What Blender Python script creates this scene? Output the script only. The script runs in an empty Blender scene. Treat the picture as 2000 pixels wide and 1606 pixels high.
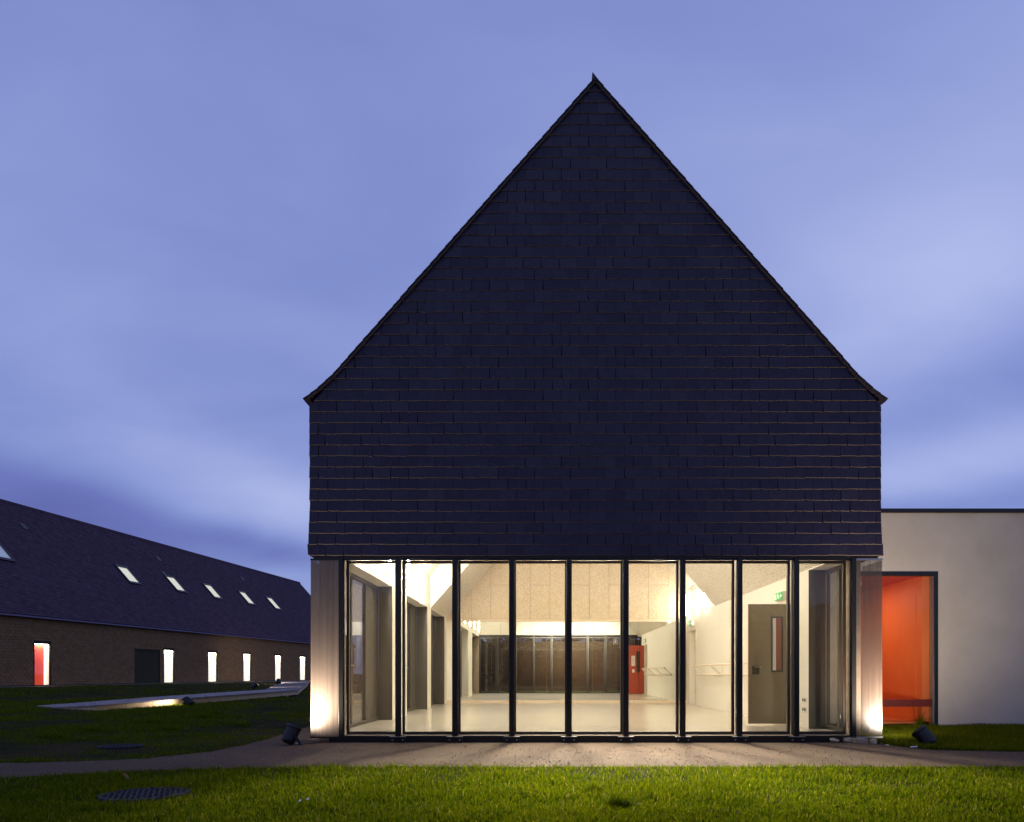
import bpy, bmesh, math, random
import numpy as np
from mathutils import Vector, Matrix, Quaternion
random.seed(7); rng = np.random.default_rng(11)
S = bpy.context.scene
COL = S.collection
R = math.radians

# ------------------------------------------------------------------ camera
EYE = 1.01; FPX = 1400.0; VPX, VPY = 1062.0, 1316.0       # view read off a 2000 px wide picture
cam = bpy.data.cameras.new('camera'); cam_o = bpy.data.objects.new('camera', cam); COL.objects.link(cam_o)
cam.sensor_fit = 'HORIZONTAL'; cam.sensor_width = 36.0; cam.lens = 36.0*FPX/2000
cam.shift_x = (1000-VPX)/2000; cam.shift_y = (VPY-803)/2000
cam.clip_start = 0.05; cam.clip_end = 3000
cam_o.location = (0, 0, EYE); cam_o.rotation_euler = (R(90), 0, 0)
S.camera = cam_o
def at(px, py, Y): return Vector(((px-VPX)*Y/FPX, Y, EYE+(VPY-py)*Y/FPX))
def direction(px, py): return Vector(((px-VPX)/FPX, 1, (VPY-py)/FPX)).normalized()

# ------------------------------------------------------------------ render / exposure
S.render.engine = 'CYCLES'
S.cycles.use_denoising = True
try: S.cycles.denoiser = 'OPENIMAGEDENOISE'; S.cycles.denoising_input_passes = 'RGB_ALBEDO_NORMAL'; S.cycles.denoising_prefilter = 'ACCURATE'
except Exception: pass
S.cycles.max_bounces = 10; S.cycles.transparent_max_bounces = 24; S.cycles.diffuse_bounces = 5; S.cycles.glossy_bounces = 5
S.cycles.sample_clamp_indirect = 6; S.cycles.caustics_reflective = False; S.cycles.caustics_refractive = False
S.view_settings.view_transform = 'Standard'; S.view_settings.look = 'None'
S.view_settings.exposure = 0; S.view_settings.gamma = 1; S.view_settings.use_curve_mapping = False

# ------------------------------------------------------------------ sky
class NT:
    """tiny helper for node maths"""
    def __init__(s, tree): s.t = tree; s.N = tree.nodes; s.L = tree.links
    def node(s, typ, **kw):
        n = s.N.new(typ)
        for k, v in kw.items(): setattr(n, k, v)
        return n
    def put(s, sock, v):
        if isinstance(v, (int, float)): sock.default_value = v
        elif isinstance(v, (tuple, list)): sock.default_value = v if len(v) == len(sock.default_value) else (*v, 1)
        else: s.L.new(v, sock)
    def m(s, op, a, b=0.0, c=0.0, clamp=False):
        n = s.node('ShaderNodeMath', operation=op, use_clamp=clamp)
        s.put(n.inputs[0], a); s.put(n.inputs[1], b); s.put(n.inputs[2], c)
        return n.outputs[0]
    def mix(s, f, a, b, mode='MIX'):
        n = s.node('ShaderNodeMix', data_type='RGBA', blend_type=mode)
        s.put(n.inputs[0], f); s.put(n.inputs[6], a); s.put(n.inputs[7], b)
        return n.outputs[2]
    def noise(s, vec, scale, detail=4, rough=0.5, dist=0.0, dims='3D'):
        n = s.node('ShaderNodeTexNoise'); n.noise_dimensions = dims
        if vec is not None: s.L.new(vec, n.inputs['Vector'])
        n.inputs['Scale'].default_value = scale; n.inputs['Detail'].default_value = detail
        n.inputs['Roughness'].default_value = rough; n.inputs['Distortion'].default_value = dist
        return n.outputs[0]
    def ramp(s, f, lo, hi):
        n = s.node('ShaderNodeMapRange'); s.put(n.inputs[0], f)
        n.inputs[1].default_value = lo; n.inputs[2].default_value = hi
        return n.outputs[0]

SUN_EL, SUN_AZ = R(1.0), R(250)
world = bpy.data.worlds.new('World'); S.world = world; world.use_nodes = True
w = NT(world.node_tree); w.N.clear()
tc = w.node('ShaderNodeTexCoord'); sep = w.node('ShaderNodeSeparateXYZ'); w.L.new(tc.outputs['Generated'], sep.inputs[0])
dx, dy, dz = sep.outputs
az = w.m('ARCTAN2', dx, dy); el = w.m('ARCSINE', dz)
def lobe(px, py, sa, se, tilt, amp):
    d = direction(px, py); a0, e0 = math.atan2(d.x, d.y), math.asin(d.z)
    da = w.m('SUBTRACT', az, a0)
    de = w.m('SUBTRACT', w.m('SUBTRACT', el, e0), w.m('MULTIPLY', da, tilt))
    q = w.m('ADD', w.m('POWER', w.m('DIVIDE', w.m('ABSOLUTE', da), sa), 2), w.m('POWER', w.m('DIVIDE', w.m('ABSOLUTE', de), se), 2))
    return w.m('MULTIPLY', w.m('EXPONENT', w.m('MULTIPLY', q, -1)), amp)
zz = w.m('ADD', w.m('MAXIMUM', dz, 0.0), 0.22)
cv = w.node('ShaderNodeCombineXYZ'); w.put(cv.inputs[0], w.m('DIVIDE', dx, zz)); w.put(cv.inputs[1], w.m('MULTIPLY', w.m('DIVIDE', dy, zz), 1.5)); 
n1 = w.noise(cv.outputs[0], 0.55, 3, 0.42, 0.5); n2 = w.noise(cv.outputs[0], 1.9, 4, 0.5, 0.35)
cloud = w.m('ADD', w.m('MULTIPLY', w.m('SUBTRACT', n1, 0.5), 0.45), w.m('MULTIPLY', w.m('SUBTRACT', n2, 0.5), 0.50))
for a in ((1790, 520, .30, .20, .25, .34), (1880, 905, .20, .036, .08, .34), (1850, 985, .2, .02, .05, -.16), (1930, 730, .16, .05, .1, -.24), (1820, 600, .16, .07, .1, .14),
          (1350, 330, .35, .12, -.2, .12), (470, 930, .20, .040, -.30, .28), (370, 1000, .07, .030, -.2, .22), (575, 1010, .10, .035, -.1, .18),
          (130, 985, .17, .042, -.22, -.36), (200, 1050, .14, .03, -.3, -.2), (490, 1060, .12, .026, -.22, -.42), (590, 1120, .10, .030, 0, .16),
          (150, 880, .30, .035, -.15, .10), (30, 780, .12, .035, -.1, -.14), (900, 80, .9, .22, 0, -.10), (80, 480, .18, .10, -.2, .08)):
    cloud = w.m('ADD', cloud, lobe(*a))
cr = w.node('ShaderNodeValToRGB'); w.put(cr.inputs[0], w.m('ADD', w.m('MULTIPLY', cloud, 0.76), 0.525, clamp=True))
e = cr.color_ramp.elements
e[0].position = 0.0; e[0].color = (.104, .116, .362, 1)
e[1].position = 1.0; e[1].color = (.47, .53, .85, 1)
for p, c in ((.25, (.152, .180, .488, 1)), (.5, (.240, .298, .640, 1)), (.75, (.352, .412, .748, 1))):
    x = e.new(p); x.color = c
nish = w.node('ShaderNodeTexSky'); nish.sky_type = 'NISHITA'; nish.sun_disc = False
nish.sun_elevation = SUN_EL; nish.sun_rotation = SUN_AZ; nish.air_density = 1.0; nish.ozone_density = 4.0; nish.dust_density = 0.4
dusk = w.mix(0.05, cr.outputs[0], nish.outputs[0])
below = w.ramp(dz, -0.12, -0.01)
dusk = w.mix(below, (.05, .05, .07, 1), dusk)
bg = w.node('ShaderNodeBackground'); w.L.new(dusk, bg.inputs[0]); bg.inputs[1].default_value = 1.0
wo = w.node('ShaderNodeOutputWorld'); w.L.new(bg.outputs[0], wo.inputs[0])

sun = bpy.data.lights.new('sun', 'SUN'); sun.energy = 0.02; sun.angle = R(15); sun.color = (1, .8, .7)
sun_o = bpy.data.objects.new('sun', sun); COL.objects.link(sun_o)
sun_o.rotation_euler = (R(90)-SUN_EL, 0, R(180)-SUN_AZ)

# interior / flood lamp levels
TUBE_LEFT, TUBE_RIGHT = 620.0, 200.0
HALL_CEILING, HALL_FILL_SPOTS = 110.0, 7600.0  # added unseen lamps that brighten the hall, path and lawn
FLOOD_LEFT, FLOOD_RIGHT = 360.0, 900.0
WARM = (1.0, .87, .70)

# ------------------------------------------------------------------ materials
MATS = {}
def mat(name, col=(.5, .5, .5), rough=.6, metal=0., spec=.5, fn=None, emit=None, emit_s=0.):
    if name in MATS: return MATS[name]
    m = bpy.data.materials.new(name); m.use_nodes = True
    t = NT(m.node_tree); b = t.N['Principled BSDF']
    b.inputs['Base Color'].default_value = (*col, 1); b.inputs['Roughness'].default_value = rough
    b.inputs['Metallic'].default_value = metal; b.inputs['Specular IOR Level'].default_value = spec
    if emit: b.inputs['Emission Color'].default_value = (*emit, 1); b.inputs['Emission Strength'].default_value = emit_s
    if fn: fn(t, b)
    MATS[name] = m; return m
def objco(t): return t.node('ShaderNodeTexCoord').outputs['Object']
def gpos(t): return t.node('ShaderNodeNewGeometry').outputs['Position']
def bump(t, b, h, strength=.3, dist=.01):
    n = t.node('ShaderNodeBump'); t.put(n.inputs['Height'], h); n.inputs['Strength'].default_value = strength; n.inputs['Distance'].default_value = dist
    t.L.new(n.outputs[0], b.inputs['Normal'])
def mottle(c1, c2, scale, lo=.3, hi=.7, bs=0., bscale=None, detail=5, rough=None):
    def fn(t, b):
        p = gpos(t); f = t.ramp(t.noise(p, scale, detail, .6), lo, hi)
        t.L.new(t.mix(f, (*c1, 1), (*c2, 1)), b.inputs['Base Color'])
        if rough: t.L.new(t.m('MULTIPLY_ADD', f, rough[1]-rough[0], rough[0]), b.inputs['Roughness'])
        if bs: bump(t, b, t.noise(p, bscale or scale*4, 6, .65), bs)
    return fn
def piece_random(t):
    g = t.node('ShaderNodeNewGeometry'); o = t.node('ShaderNodeObjectInfo')
    return t.m('FRACT', t.m('ADD', g.outputs['Random Per Island'], t.m('MULTIPLY', o.outputs['Random'], 7.31)))
def slate_fn(dark, mid, odd, sc=9.):
    def fn(t, b):
        r = piece_random(t); p = gpos(t)
        c = t.mix(r, (*dark, 1), (*mid, 1))
        r2 = t.m('FRACT', t.m('MULTIPLY', r, 13.7))
        c = t.mix(t.m('MULTIPLY', t.m('GREATER_THAN', r2, .88), .7), c, (*odd, 1))
        n = t.noise(p, sc, 6, .65, .6)
        c = t.mix(t.ramp(n, .35, .8), c, t.mix(.5, c, (*[x*2.2 for x in mid], 1)))
        t.L.new(c, b.inputs['Base Color'])
        t.L.new(t.m('MULTIPLY_ADD', t.m('FRACT', t.m('MULTIPLY', r, 5.3)), .2, b.inputs['Roughness'].default_value-.08), b.inputs['Roughness'])
        mp = t.node('ShaderNodeMapping'); t.L.new(p, mp.inputs[0]); mp.inputs['Rotation'].default_value = (0, .8, 0); mp.inputs['Scale'].default_value = (12, 12, 45)
        bump(t, b, t.m('ADD', t.noise(mp.outputs[0], 1.0, 5, .6), t.m('MULTIPLY', t.noise(p, 30, 4, .6), .7)), .35, .006)
    return fn
M_slate = mat('slate', rough=.5, spec=.3, fn=slate_fn((.021, .0155, .031), (.0265, .020, .038), (.036, .028, .040)))
M_slate_edge = mat('split_slate_edge', rough=.8, fn=mottle((.050, .032, .021), (.15, .10, .064), 22, bs=.4))  # paler split edges, with warm light from below worked into the brown
M_roofslate = mat('roof_slate', rough=.8, spec=.08, fn=slate_fn((.044, .027, .044), (.060, .039, .057), (.070, .05, .064), 3.))
M_core = mat('slate_underlay', (.03, .028, .035), .8)
M_steel = mat('black_steel', (.010, .009, .008), .34, .0, .35)
M_alu = mat('dark_bronze_aluminium', (.016, .014, .012), .38, .0, .5)
M_grey_alu = mat('grey_aluminium', (.24, .225, .20), .55, 0., .3, fn=mottle((.062, .057, .047), (.078, .072, .06), 3, rough=(.5, .6)))
M_galv = mat('galvanised_steel', (.35, .35, .36), .4, .9)
M_white = mat('white_plaster', (.80, .77, .70), .75, fn=mottle((.78, .75, .68), (.82, .79, .72), 2, bs=.04, bscale=60))
def perf_fn(t, b):
    p = objco(t); v = t.node('ShaderNodeTexVoronoi'); t.L.new(p, v.inputs['Vector']); v.inputs['Scale'].default_value = 21; v.inputs['Randomness'].default_value = .75
    hole = t.m('LESS_THAN', v.outputs['Distance'], .24)
    t.L.new(t.mix(hole, (.70, .65, .56, 1), (.24, .20, .15, 1)), b.inputs['Base Color'])
    bump(t, b, t.m('SUBTRACT', 1, hole), .5, .01)
M_perf = mat('perforated_plasterboard', rough=.8, fn=perf_fn)
def osb_fn(t, b):
    p = gpos(t); n = t.noise(p, 38, 3, .7); n2 = t.noise(p, 1.7, 2, .5); r = piece_random(t)
    c = t.mix(t.ramp(n, .40, .60), (.46, .36, .25, 1), (.78, .69, .55, 1))
    c = t.mix(t.m('MULTIPLY', r, .35), c, (.72, .61, .45, 1))
    t.L.new(t.mix(t.m('MULTIPLY', n2, .25), c, (.68, .56, .41, 1)), b.inputs['Base Color']); bump(t, b, n, .25, .006)
M_osb = mat('wood_wool_board', rough=.85, fn=osb_fn)
M_backing = mat('panel_backing', (.36, .28, .20), .9)
M_wood = mat('pale_beech', rough=.45, fn=lambda t, b: (t.L.new(t.mix(t.noise(t.node('ShaderNodeMapping').outputs[0] if 0 else gpos(t), 9, 4, .6, 1.5), (.66, .54, .40, 1), (.78, .67, .53, 1)), b.inputs['Base Color'])))
M_floor = mat('pale_sports_vinyl', rough=.2, spec=.5, fn=mottle((.52, .48, .40), (.56, .52, .44), .8))
M_concrete = mat('concrete', rough=.85, fn=mottle((.22, .17, .12), (.33, .27, .20), 6, bs=.3, bscale=40))
M_black = mat('black_plastic', (.008, .008, .010), .45)
M_orange = mat('orange_paint', (.62, .15, .03), .6, fn=mottle((.60, .120, .026), (.66, .145, .034), 1.5))
M_red = mat('red_paint', (.36, .035, .012), .55)
M_reddoor = mat('orange_red_laminate', (.38, .038, .007), .4)
M_greydoor = mat('olive_grey_laminate', rough=.42, fn=mottle((.165, .135, .085), (.185, .155, .10), 4, bs=.02, bscale=80))
M_darkgrey = mat('anthracite_metal_door', (.045, .05, .045), .75, spec=.2, fn=mottle((.036, .032, .016), (.046, .042, .022), 1.0))
M_paper = mat('white_paper', (.78, .77, .74), .8)
M_ink = mat('printed_ink', (.05, .05, .06), .8)
M_wplastic = mat('white_plastic', (.75, .73, .69), .4)
M_chrome = mat('brushed_steel', (.6, .58, .54), .28, 1.0)
M_sign = mat('green_sign', (.02, .32, .08), .4, emit=(.02, .50, .10), emit_s=.55)
M_signw = mat('sign_white', (.8, .85, .8), .4, emit=(.8, .95, .8), emit_s=.5)
M_gutter = mat('zinc_gutter', (.17, .145, .22), .45, .8)
M_tile = mat('brown_wall_tile', rough=.8, spec=.1, fn=slate_fn((.135, .080, .038), (.195, .118, .058), (.17, .11, .065), 14.))
M_render = mat('grey_render', rough=.9, fn=mottle((.40, .345, .28), (.48, .415, .345), 1.3, bs=.5, bscale=170))
M_coping = mat('black_coping', (.014, .014, .016), .4, .3)
M_deck = mat('weathered_deck_board', rough=.75, fn=lambda t, b: t.L.new(t.mix(t.m('ADD', t.m('MULTIPLY', piece_random(t), .6), t.m('MULTIPLY', t.noise(gpos(t), 12, 4), .5)), (.15, .125, .125, 1), (.25, .21, .205, 1)), b.inputs['Base Color']))
def plank_fn(t, b):
    mp = t.node('ShaderNodeMapping'); t.L.new(objco(t), mp.inputs[0]); mp.inputs['Scale'].default_value = (1.2, 1.2, 14)
    n = t.noise(mp.outputs[0], 2.2, 5, .6, .8)
    t.L.new(t.mix(n, (.42, .29, .15, 1), (.68, .50, .29, 1)), b.inputs['Base Color']); bump(t, b, n, .2, .01)
M_fascia = mat('larch_board', rough=.75, fn=plank_fn)
M_lens = mat('lamp_lens', (.9, .85, .7), .2, emit=(1, .8, .5), emit_s=6.)
M_iron = mat('cast_iron', rough=.75, metal=.2, spec=.2, fn=mottle((.014, .014, .021), (.030, .028, .040), 18, bs=.3))
M_stone = mat('limestone', rough=.9, fn=mottle((.32, .25, .16), (.52, .43, .30), 12, bs=.6, bscale=30))
M_leaf = mat('dead_leaf', (.16, .065, .028), .7)

def sheer(name, opacity, col, rough=.4, ior=1.5, tint=(1, 1, 1)):
    """glass or fine mesh: lets light through, mirrors at grazing angles, scatters `opacity` of it"""
    m = bpy.data.materials.new(name); m.use_nodes = True; t = NT(m.node_tree); t.N.clear()
    tr = t.node('ShaderNodeBsdfTransparent'); tr.inputs[0].default_value = (*tint, 1)
    gl = t.node('ShaderNodeBsdfGlossy'); gl.inputs['Roughness'].default_value = .01
    fr = t.node('ShaderNodeFresnel'); bf = t.node('ShaderNodeNewGeometry').outputs['Backfacing']
    t.L.new(t.m('MULTIPLY_ADD', bf, 1/ior-ior, ior), fr.inputs[0])      # same reflectance from either face
    a = t.node('ShaderNodeMixShader'); t.L.new(fr.outputs[0], a.inputs[0]); t.L.new(tr.outputs[0], a.inputs[1]); t.L.new(gl.outputs[0], a.inputs[2])
    out = t.node('ShaderNodeOutputMaterial')
    if opacity > 0:
        pb = t.node('ShaderNodeBsdfPrincipled'); pb.inputs['Base Color'].default_value = (*col, 1); pb.inputs['Roughness'].default_value = rough
        b = t.node('ShaderNodeMixShader')
        if opacity > .2:
            mp = t.node('ShaderNodeMapping'); t.L.new(gpos(t), mp.inputs[0]); mp.inputs['Scale'].default_value = (26, 26, .35)
            t.L.new(t.m('MULTIPLY_ADD', t.ramp(t.noise(mp.outputs[0], 1, 3, .6), .3, .7), opacity*.7, opacity*.55), b.inputs[0])
        else: b.inputs[0].default_value = opacity
        t.L.new(a.outputs[0], b.inputs[1]); t.L.new(pb.outputs[0], b.inputs[2]); t.L.new(b.outputs[0], out.inputs[0])
    else: t.L.new(a.outputs[0], out.inputs[0])
    MATS[name] = m; return m
M_glass = sheer('clear_glass', 0, (1, 1, 1), tint=(.97, .98, .96))
M_glass3 = sheer('lobby_glass', 0, (1, 1, 1), ior=1.22, tint=(.97, .98, .96))
M_glass2 = sheer('coated_double_glass', .05, (.3, .28, .25), ior=2.3, tint=(.8, .8, .78))
M_screen = sheer('fine_mesh_screen', .09, (.10, .055, .030), ior=1.06)
M_corner = sheer('fine_mesh_corner', .70, (.165, .125, .10), .35, ior=1.1)
M_corner2 = sheer('fine_mesh_corner_thin', .38, (.075, .055, .043), .3, ior=1.15)
def mirror_fn(t, b): pass
M_mirror = mat('mirror_glass', (.74, .76, .72), .0, 1.0)
def lamp_mat(name, s, col=WARM): return mat(name, (.9, .9, .85), .5, emit=col, emit_s=s)
M_tubeL = lamp_mat('fluorescent_tube_bright', TUBE_LEFT); M_tubeR = lamp_mat('fluorescent_tube', TUBE_RIGHT)

# ------------------------------------------------------------------ mesh helpers
class MB:
    def __init__(s): s.v = []; s.f = []; s.m = []
    def poly(s, pts, faces, mi=0):
        o = len(s.v); s.v += [tuple(p) for p in pts]; s.f += [tuple(i+o for i in f) for f in faces]
        s.m += (mi if isinstance(mi, (list, tuple)) else [mi]*len(faces)); return s
    def box(s, x0, x1, y0, y1, z0, z1, mi=0):
        p = [(x0, y0, z0), (x1, y0, z0), (x1, y1, z0), (x0, y1, z0), (x0, y0, z1), (x1, y0, z1), (x1, y1, z1), (x0, y1, z1)]
        return s.poly(p, HEX, mi)
    def hexa(s, p, mi=0): return s.poly(p, HEX, mi)
    def prism(s, poly, axis, a, b, mi=0):
        """extrude a 2-D polygon; axis 'y': poly is (x,z); 'x': (y,z); 'z': (x,y)"""
        def P(q, t): return {'y': (q[0], t, q[1]), 'x': (t, q[0], q[1]), 'z': (q[0], q[1], t)}[axis]
        n = len(poly)
        return s.poly([P(q, a) for q in poly]+[P(q, b) for q in poly],
                      [tuple(range(n)), tuple(range(2*n-1, n-1, -1))]+[(i, i+n, (i+1) % n+n, (i+1) % n) for i in range(n)], mi)
    def bar(s, a, b, wd, ht, mi=0, up=(0, 0, 1)):
        a, b = Vector(a), Vector(b); d = (b-a).normalized(); u = Vector(up); r = d.cross(u)
        if r.length < 1e-4: r = d.cross(Vector((1, 0, 0)))
        r.normalize(); u = r.cross(d)
        q = lambda c, i, j: c+r*(i*wd/2)+u*(j*ht/2)
        return s.hexa([q(a, -1, -1), q(a, 1, -1), q(b, 1, -1), q(b, -1, -1), q(a, -1, 1), q(a, 1, 1), q(b, 1, 1), q(b, -1, 1)], mi)
    def tube(s, pts, r, n=10, mi=0, caps=True):
        pts = [Vector(p) for p in pts]; o = len(s.v); rs = r if isinstance(r, (list, tuple)) else [r]*len(pts)
        for i, p in enumerate(pts):
            d = (pts[min(i+1, len(pts)-1)]-pts[max(i-1, 0)]).normalized()
            x = d.cross(Vector((0, 0, 1)));  x = x if x.length > 1e-3 else d.cross(Vector((1, 0, 0))); x.normalize(); y = d.cross(x)
            s.v += [tuple(p+(x*math.cos(2*math.pi*k/n)+y*math.sin(2*math.pi*k/n))*rs[i]) for k in range(n)]
        for i in range(len(pts)-1):
            for k in range(n): s.f.append((o+i*n+k, o+i*n+(k+1) % n, o+(i+1)*n+(k+1) % n, o+(i+1)*n+k)); s.m.append(mi)
        if caps:
            s.f.append(tuple(o+k for k in range(n))[::-1]); s.f.append(tuple(o+(len(pts)-1)*n+k for k in range(n))); s.m += [mi, mi]
        return s
    def lathe(s, prof, origin, axis, n=28, mi=0):
        q = Vector((0, 0, 1)).rotation_difference(Vector(axis).normalized()); o = len(s.v)
        for r, z in prof:
            s.v += [tuple(Vector(origin)+q @ Vector((r*math.cos(2*math.pi*k/n), r*math.sin(2*math.pi*k/n), z))) for k in range(n)]
        for i in range(len(prof)-1):
            for k in range(n): s.f.append((o+i*n+k, o+i*n+(k+1) % n, o+(i+1)*n+(k+1) % n, o+(i+1)*n+k)); s.m.append(mi)
        return s
    def mesh(s, name, mats, org=(0, 0, 0)):
        me = bpy.data.meshes.new(name); ox, oy, oz = org
        me.from_pydata([(x-ox, y-oy, z-oz) for x, y, z in s.v], [], s.f)
        for m in (mats if isinstance(mats, (list, tuple)) else [mats]): me.materials.append(m)
        if any(s.m): me.polygons.foreach_set('material_index', s.m)
        bm = bmesh.new(); bm.from_mesh(me); bmesh.ops.recalc_face_normals(bm, faces=bm.faces); bm.to_mesh(me); bm.free()
        me.update(); return me
    def build(s, name, mats, parent=None, bevel=0., smooth=False, label=None, kind=None):
        org = ROOT_LOC(parent)
        me = s.mesh(name, mats, org)
        if smooth: me.polygons.foreach_set('use_smooth', [True]*len(me.polygons))
        o = bpy.data.objects.new(name, me); COL.objects.link(o)
        if parent is not None: o.parent = parent
        if bevel:
            md = o.modifiers.new('bevel', 'BEVEL'); md.width = bevel; md.segments = 2; md.limit_method = 'ANGLE'
        if smooth and not bevel: 
            md = o.modifiers.new('edges', 'EDGE_SPLIT'); md.split_angle = R(35)
        if label: o['label'] = label
        if kind: o['kind'] = kind
        return o
HEX = [(0, 3, 2, 1), (4, 5, 6, 7), (0, 1, 5, 4), (1, 2, 6, 5), (2, 3, 7, 6), (3, 0, 4, 7)]
def ROOT_LOC(p):
    v = Vector((0, 0, 0))
    while p is not None: v += p.location; p = p.parent
    return v
def B(*a): return MB().box(*a)
def thing(name, label, cat, loc, group=None):
    o = bpy.data.objects.new(name, None); COL.objects.link(o); o.location = loc; o.empty_display_size = .2
    o['label'] = label; o['category'] = cat; o['kind'] = 'thing'
    if group: o['group'] = group
    return o
def tag(o, label, cat, group=None):
    o['label'] = label; o['category'] = cat; o['kind'] = 'thing'
    if group: o['group'] = group
    return o
def struct(o): o['kind'] = 'structure'; return o
def inst(me, name, loc, parent, rot=(0, 0, 0)):
    o = bpy.data.objects.new(name, me); COL.objects.link(o); o.parent = parent; o.location = Vector(loc)-ROOT_LOC(parent); o.rotation_euler = rot
    return o
def clip(poly, planes):
    """clip a convex polygon by half planes (a,b,c): a*x+b*y<=c"""
    for a, b, c in planes:
        out = []
        for i in range(len(poly)):
            p, q = poly[i], poly[(i+1) % len(poly)]; dp, dq = a*p[0]+b*p[1]-c, a*q[0]+b*q[1]-c
            if dp <= 0: out.append(p)
            if (dp < 0 < dq) or (dq < 0 < dp):
                t = dp/(dp-dq); out.append((p[0]+(q[0]-p[0])*t, p[1]+(q[1]-p[1])*t))
        poly = out
        if len(poly) < 3: return []
    return poly
def area(p): return abs(sum(p[i][0]*p[(i+1) % len(p)][1]-p[(i+1) % len(p)][0]*p[i][1] for i in range(len(p))))/2

# ------------------------------------------------------------------ terrain
def gz(x, y):
    x = np.asarray(x, float); y = np.asarray(y, float)
    t = np.clip((-x-5.0)/5.0, 0, 1); u = np.clip((-x-13.0)/10.0, 0, 1); return .13*t*t*(3-2*t)+.25*u*u*(3-2*u)
def vnoise(x, y, seed=0):
    x = np.asarray(x, float); y = np.asarray(y, float)
    xi, yi = np.floor(x), np.floor(y); fx, fy = x-xi, y-yi; fx = fx*fx*(3-2*fx); fy = fy*fy*(3-2*fy)
    h = lambda a, b: np.modf(np.abs(np.sin(a*127.1+b*311.7+seed*74.7)*43758.5453))[0]
    return (h(xi, yi)*(1-fx)+h(xi+1, yi)*fx)*(1-fy)+(h(xi, yi+1)*(1-fx)+h(xi+1, yi+1)*fx)*fy
gx = np.concatenate([[-700, -300, -120, -70], np.arange(-45, 20.1, .5), [30, 60, 150, 300, 700]])
gy = np.concatenate([[-700, -200, -60, -20, -8], np.arange(-4, 80.1, 1.0), [100, 160, 300, 800, 1500]])
GX, GY = np.meshgrid(gx, gy); GZ = gz(GX, GY)
vs = list(zip(GX.ravel(), GY.ravel(), GZ.ravel())); nx = len(gx)
fs = [(j*nx+i, j*nx+i+1, (j+1)*nx+i+1, (j+1)*nx+i) for j in range(len(gy)-1) for i in range(nx-1)]
def soil_fn(t, b):
    p = gpos(t); n = t.noise(p, .9, 5, .6); n2 = t.noise(p, 14, 5, .65)
    c = t.mix(t.ramp(n, .40, .62), (.042, .030, .018, 1), (.012, .020, .005, 1))
    c = t.mix(t.m('MULTIPLY', n2, .5), c, (.022, .018, .010, 1))
    t.L.new(c, b.inputs['Base Color']); bump(t, b, n2, .8, .03)
M_soil = mat('lawn_soil', rough=.95, spec=.02, fn=soil_fn)
gm = MB(); gm.v = vs; gm.f = fs; gm.m = [0]*len(fs)
struct(gm.build('ground', M_soil))

near_edge = [(15, 7.72), (9, 7.70), (6, 7.68), (2, 7.72), (-.5, 7.70), (-2, 7.70), (-3, 7.66), (-4.07, 7.46), (-5.18, 6.87), (-6.5, 6.1), (-9, 4.9), (-12, 3.7)]
far_edge = [(-12, 6.4), (-9, 7.2), (-6, 7.94), (-4.7, 8.47), (-4.3, 9.2), (-4.2, 10.2), (-4.28, 11.7), (-4.5, 13.9), (-4.6, 24), (-3.2, 24), (-3.2, 10.8), (4.65, 10.8),
            (4.80, 10.25), (4.92, 9.85), (5.05, 9.5), (5.5, 9.33), (6.2, 9.24), (8, 9.2), (15, 9.15)]
def rough_edge(pts, step=.12, amp=.035):
    out = []
    for a, b in zip(pts[:-1], pts[1:]):
        n = max(1, int(math.hypot(b[0]-a[0], b[1]-a[1])/step))
        for i in range(n):
            t = i/n; x = a[0]+(b[0]-a[0])*t; y = a[1]+(b[1]-a[1])*t
            out.append((x+amp*(float(vnoise(x*4, y*4, 3))-.5)*1.5, y+amp*(float(vnoise(x*5, y*5, 5))-.5)*2))
    out.append(pts[-1]); return out
path_poly = rough_edge(near_edge)+rough_edge(far_edge)
def inside(poly, X, Y):
    X = np.asarray(X); Y = np.asarray(Y); c = np.zeros(X.shape, bool)
    P = np.array(poly); Q = np.roll(P, -1, 0)
    for (x1, y1), (x2, y2) in zip(P, Q):
        if y1 == y2: continue
        k = ((y1 > Y) != (y2 > Y)) & (X < (x2-x1)*(Y-y1)/(y2-y1)+x1); c ^= k
    return c
def gravel_fn(t, b):
    p = gpos(t); n = t.m('ADD', t.m('MULTIPLY', t.noise(p, 90, 4, .75), .45), t.m('MULTIPLY', t.noise(p, 26, 3, .7), .55)); n2 = t.noise(p, 1.1, 4, .6)
    v = t.node('ShaderNodeTexVoronoi'); t.L.new(p, v.inputs['Vector']); v.inputs['Scale'].default_value = 75
    c = t.mix(t.ramp(n, .38, .62), (.022, .020, .013, 1), (.128, .075, .041, 1))
    c = t.mix(t.m('MULTIPLY', t.ramp(v.outputs['Distance'], .1, .75), .5), (.126, .086, .058, 1), c)
    c = t.mix(t.ramp(n2, .35, .75), c, t.mix(.5, c, (.05, .036, .027, 1)))
    t.L.new(c, b.inputs['Base Color']); bump(t, b, t.m('ADD', n, t.m('MULTIPLY', v.outputs['Distance'], -.8)), .9, .012)
M_gravel = mat('fine_gravel', rough=.95, spec=.15, fn=gravel_fn)
bm = bmesh.new(); bv = [bm.verts.new((x, y, float(gz(x, y))+.006)) for x, y in path_poly]; f = bm.faces.new(bv); bmesh.ops.triangulate(bm, faces=[f]); bmesh.ops.recalc_face_normals(bm, faces=bm.faces)
if sum(f.normal.z for f in bm.faces) < 0: bmesh.ops.reverse_faces(bm, faces=bm.faces)
me = bpy.data.meshes.new('gravel_path'); bm.to_mesh(me); bm.free(); me.materials.append(M_gravel)
po = bpy.data.objects.new('gravel_path', me); COL.objects.link(po); struct(po)
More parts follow.
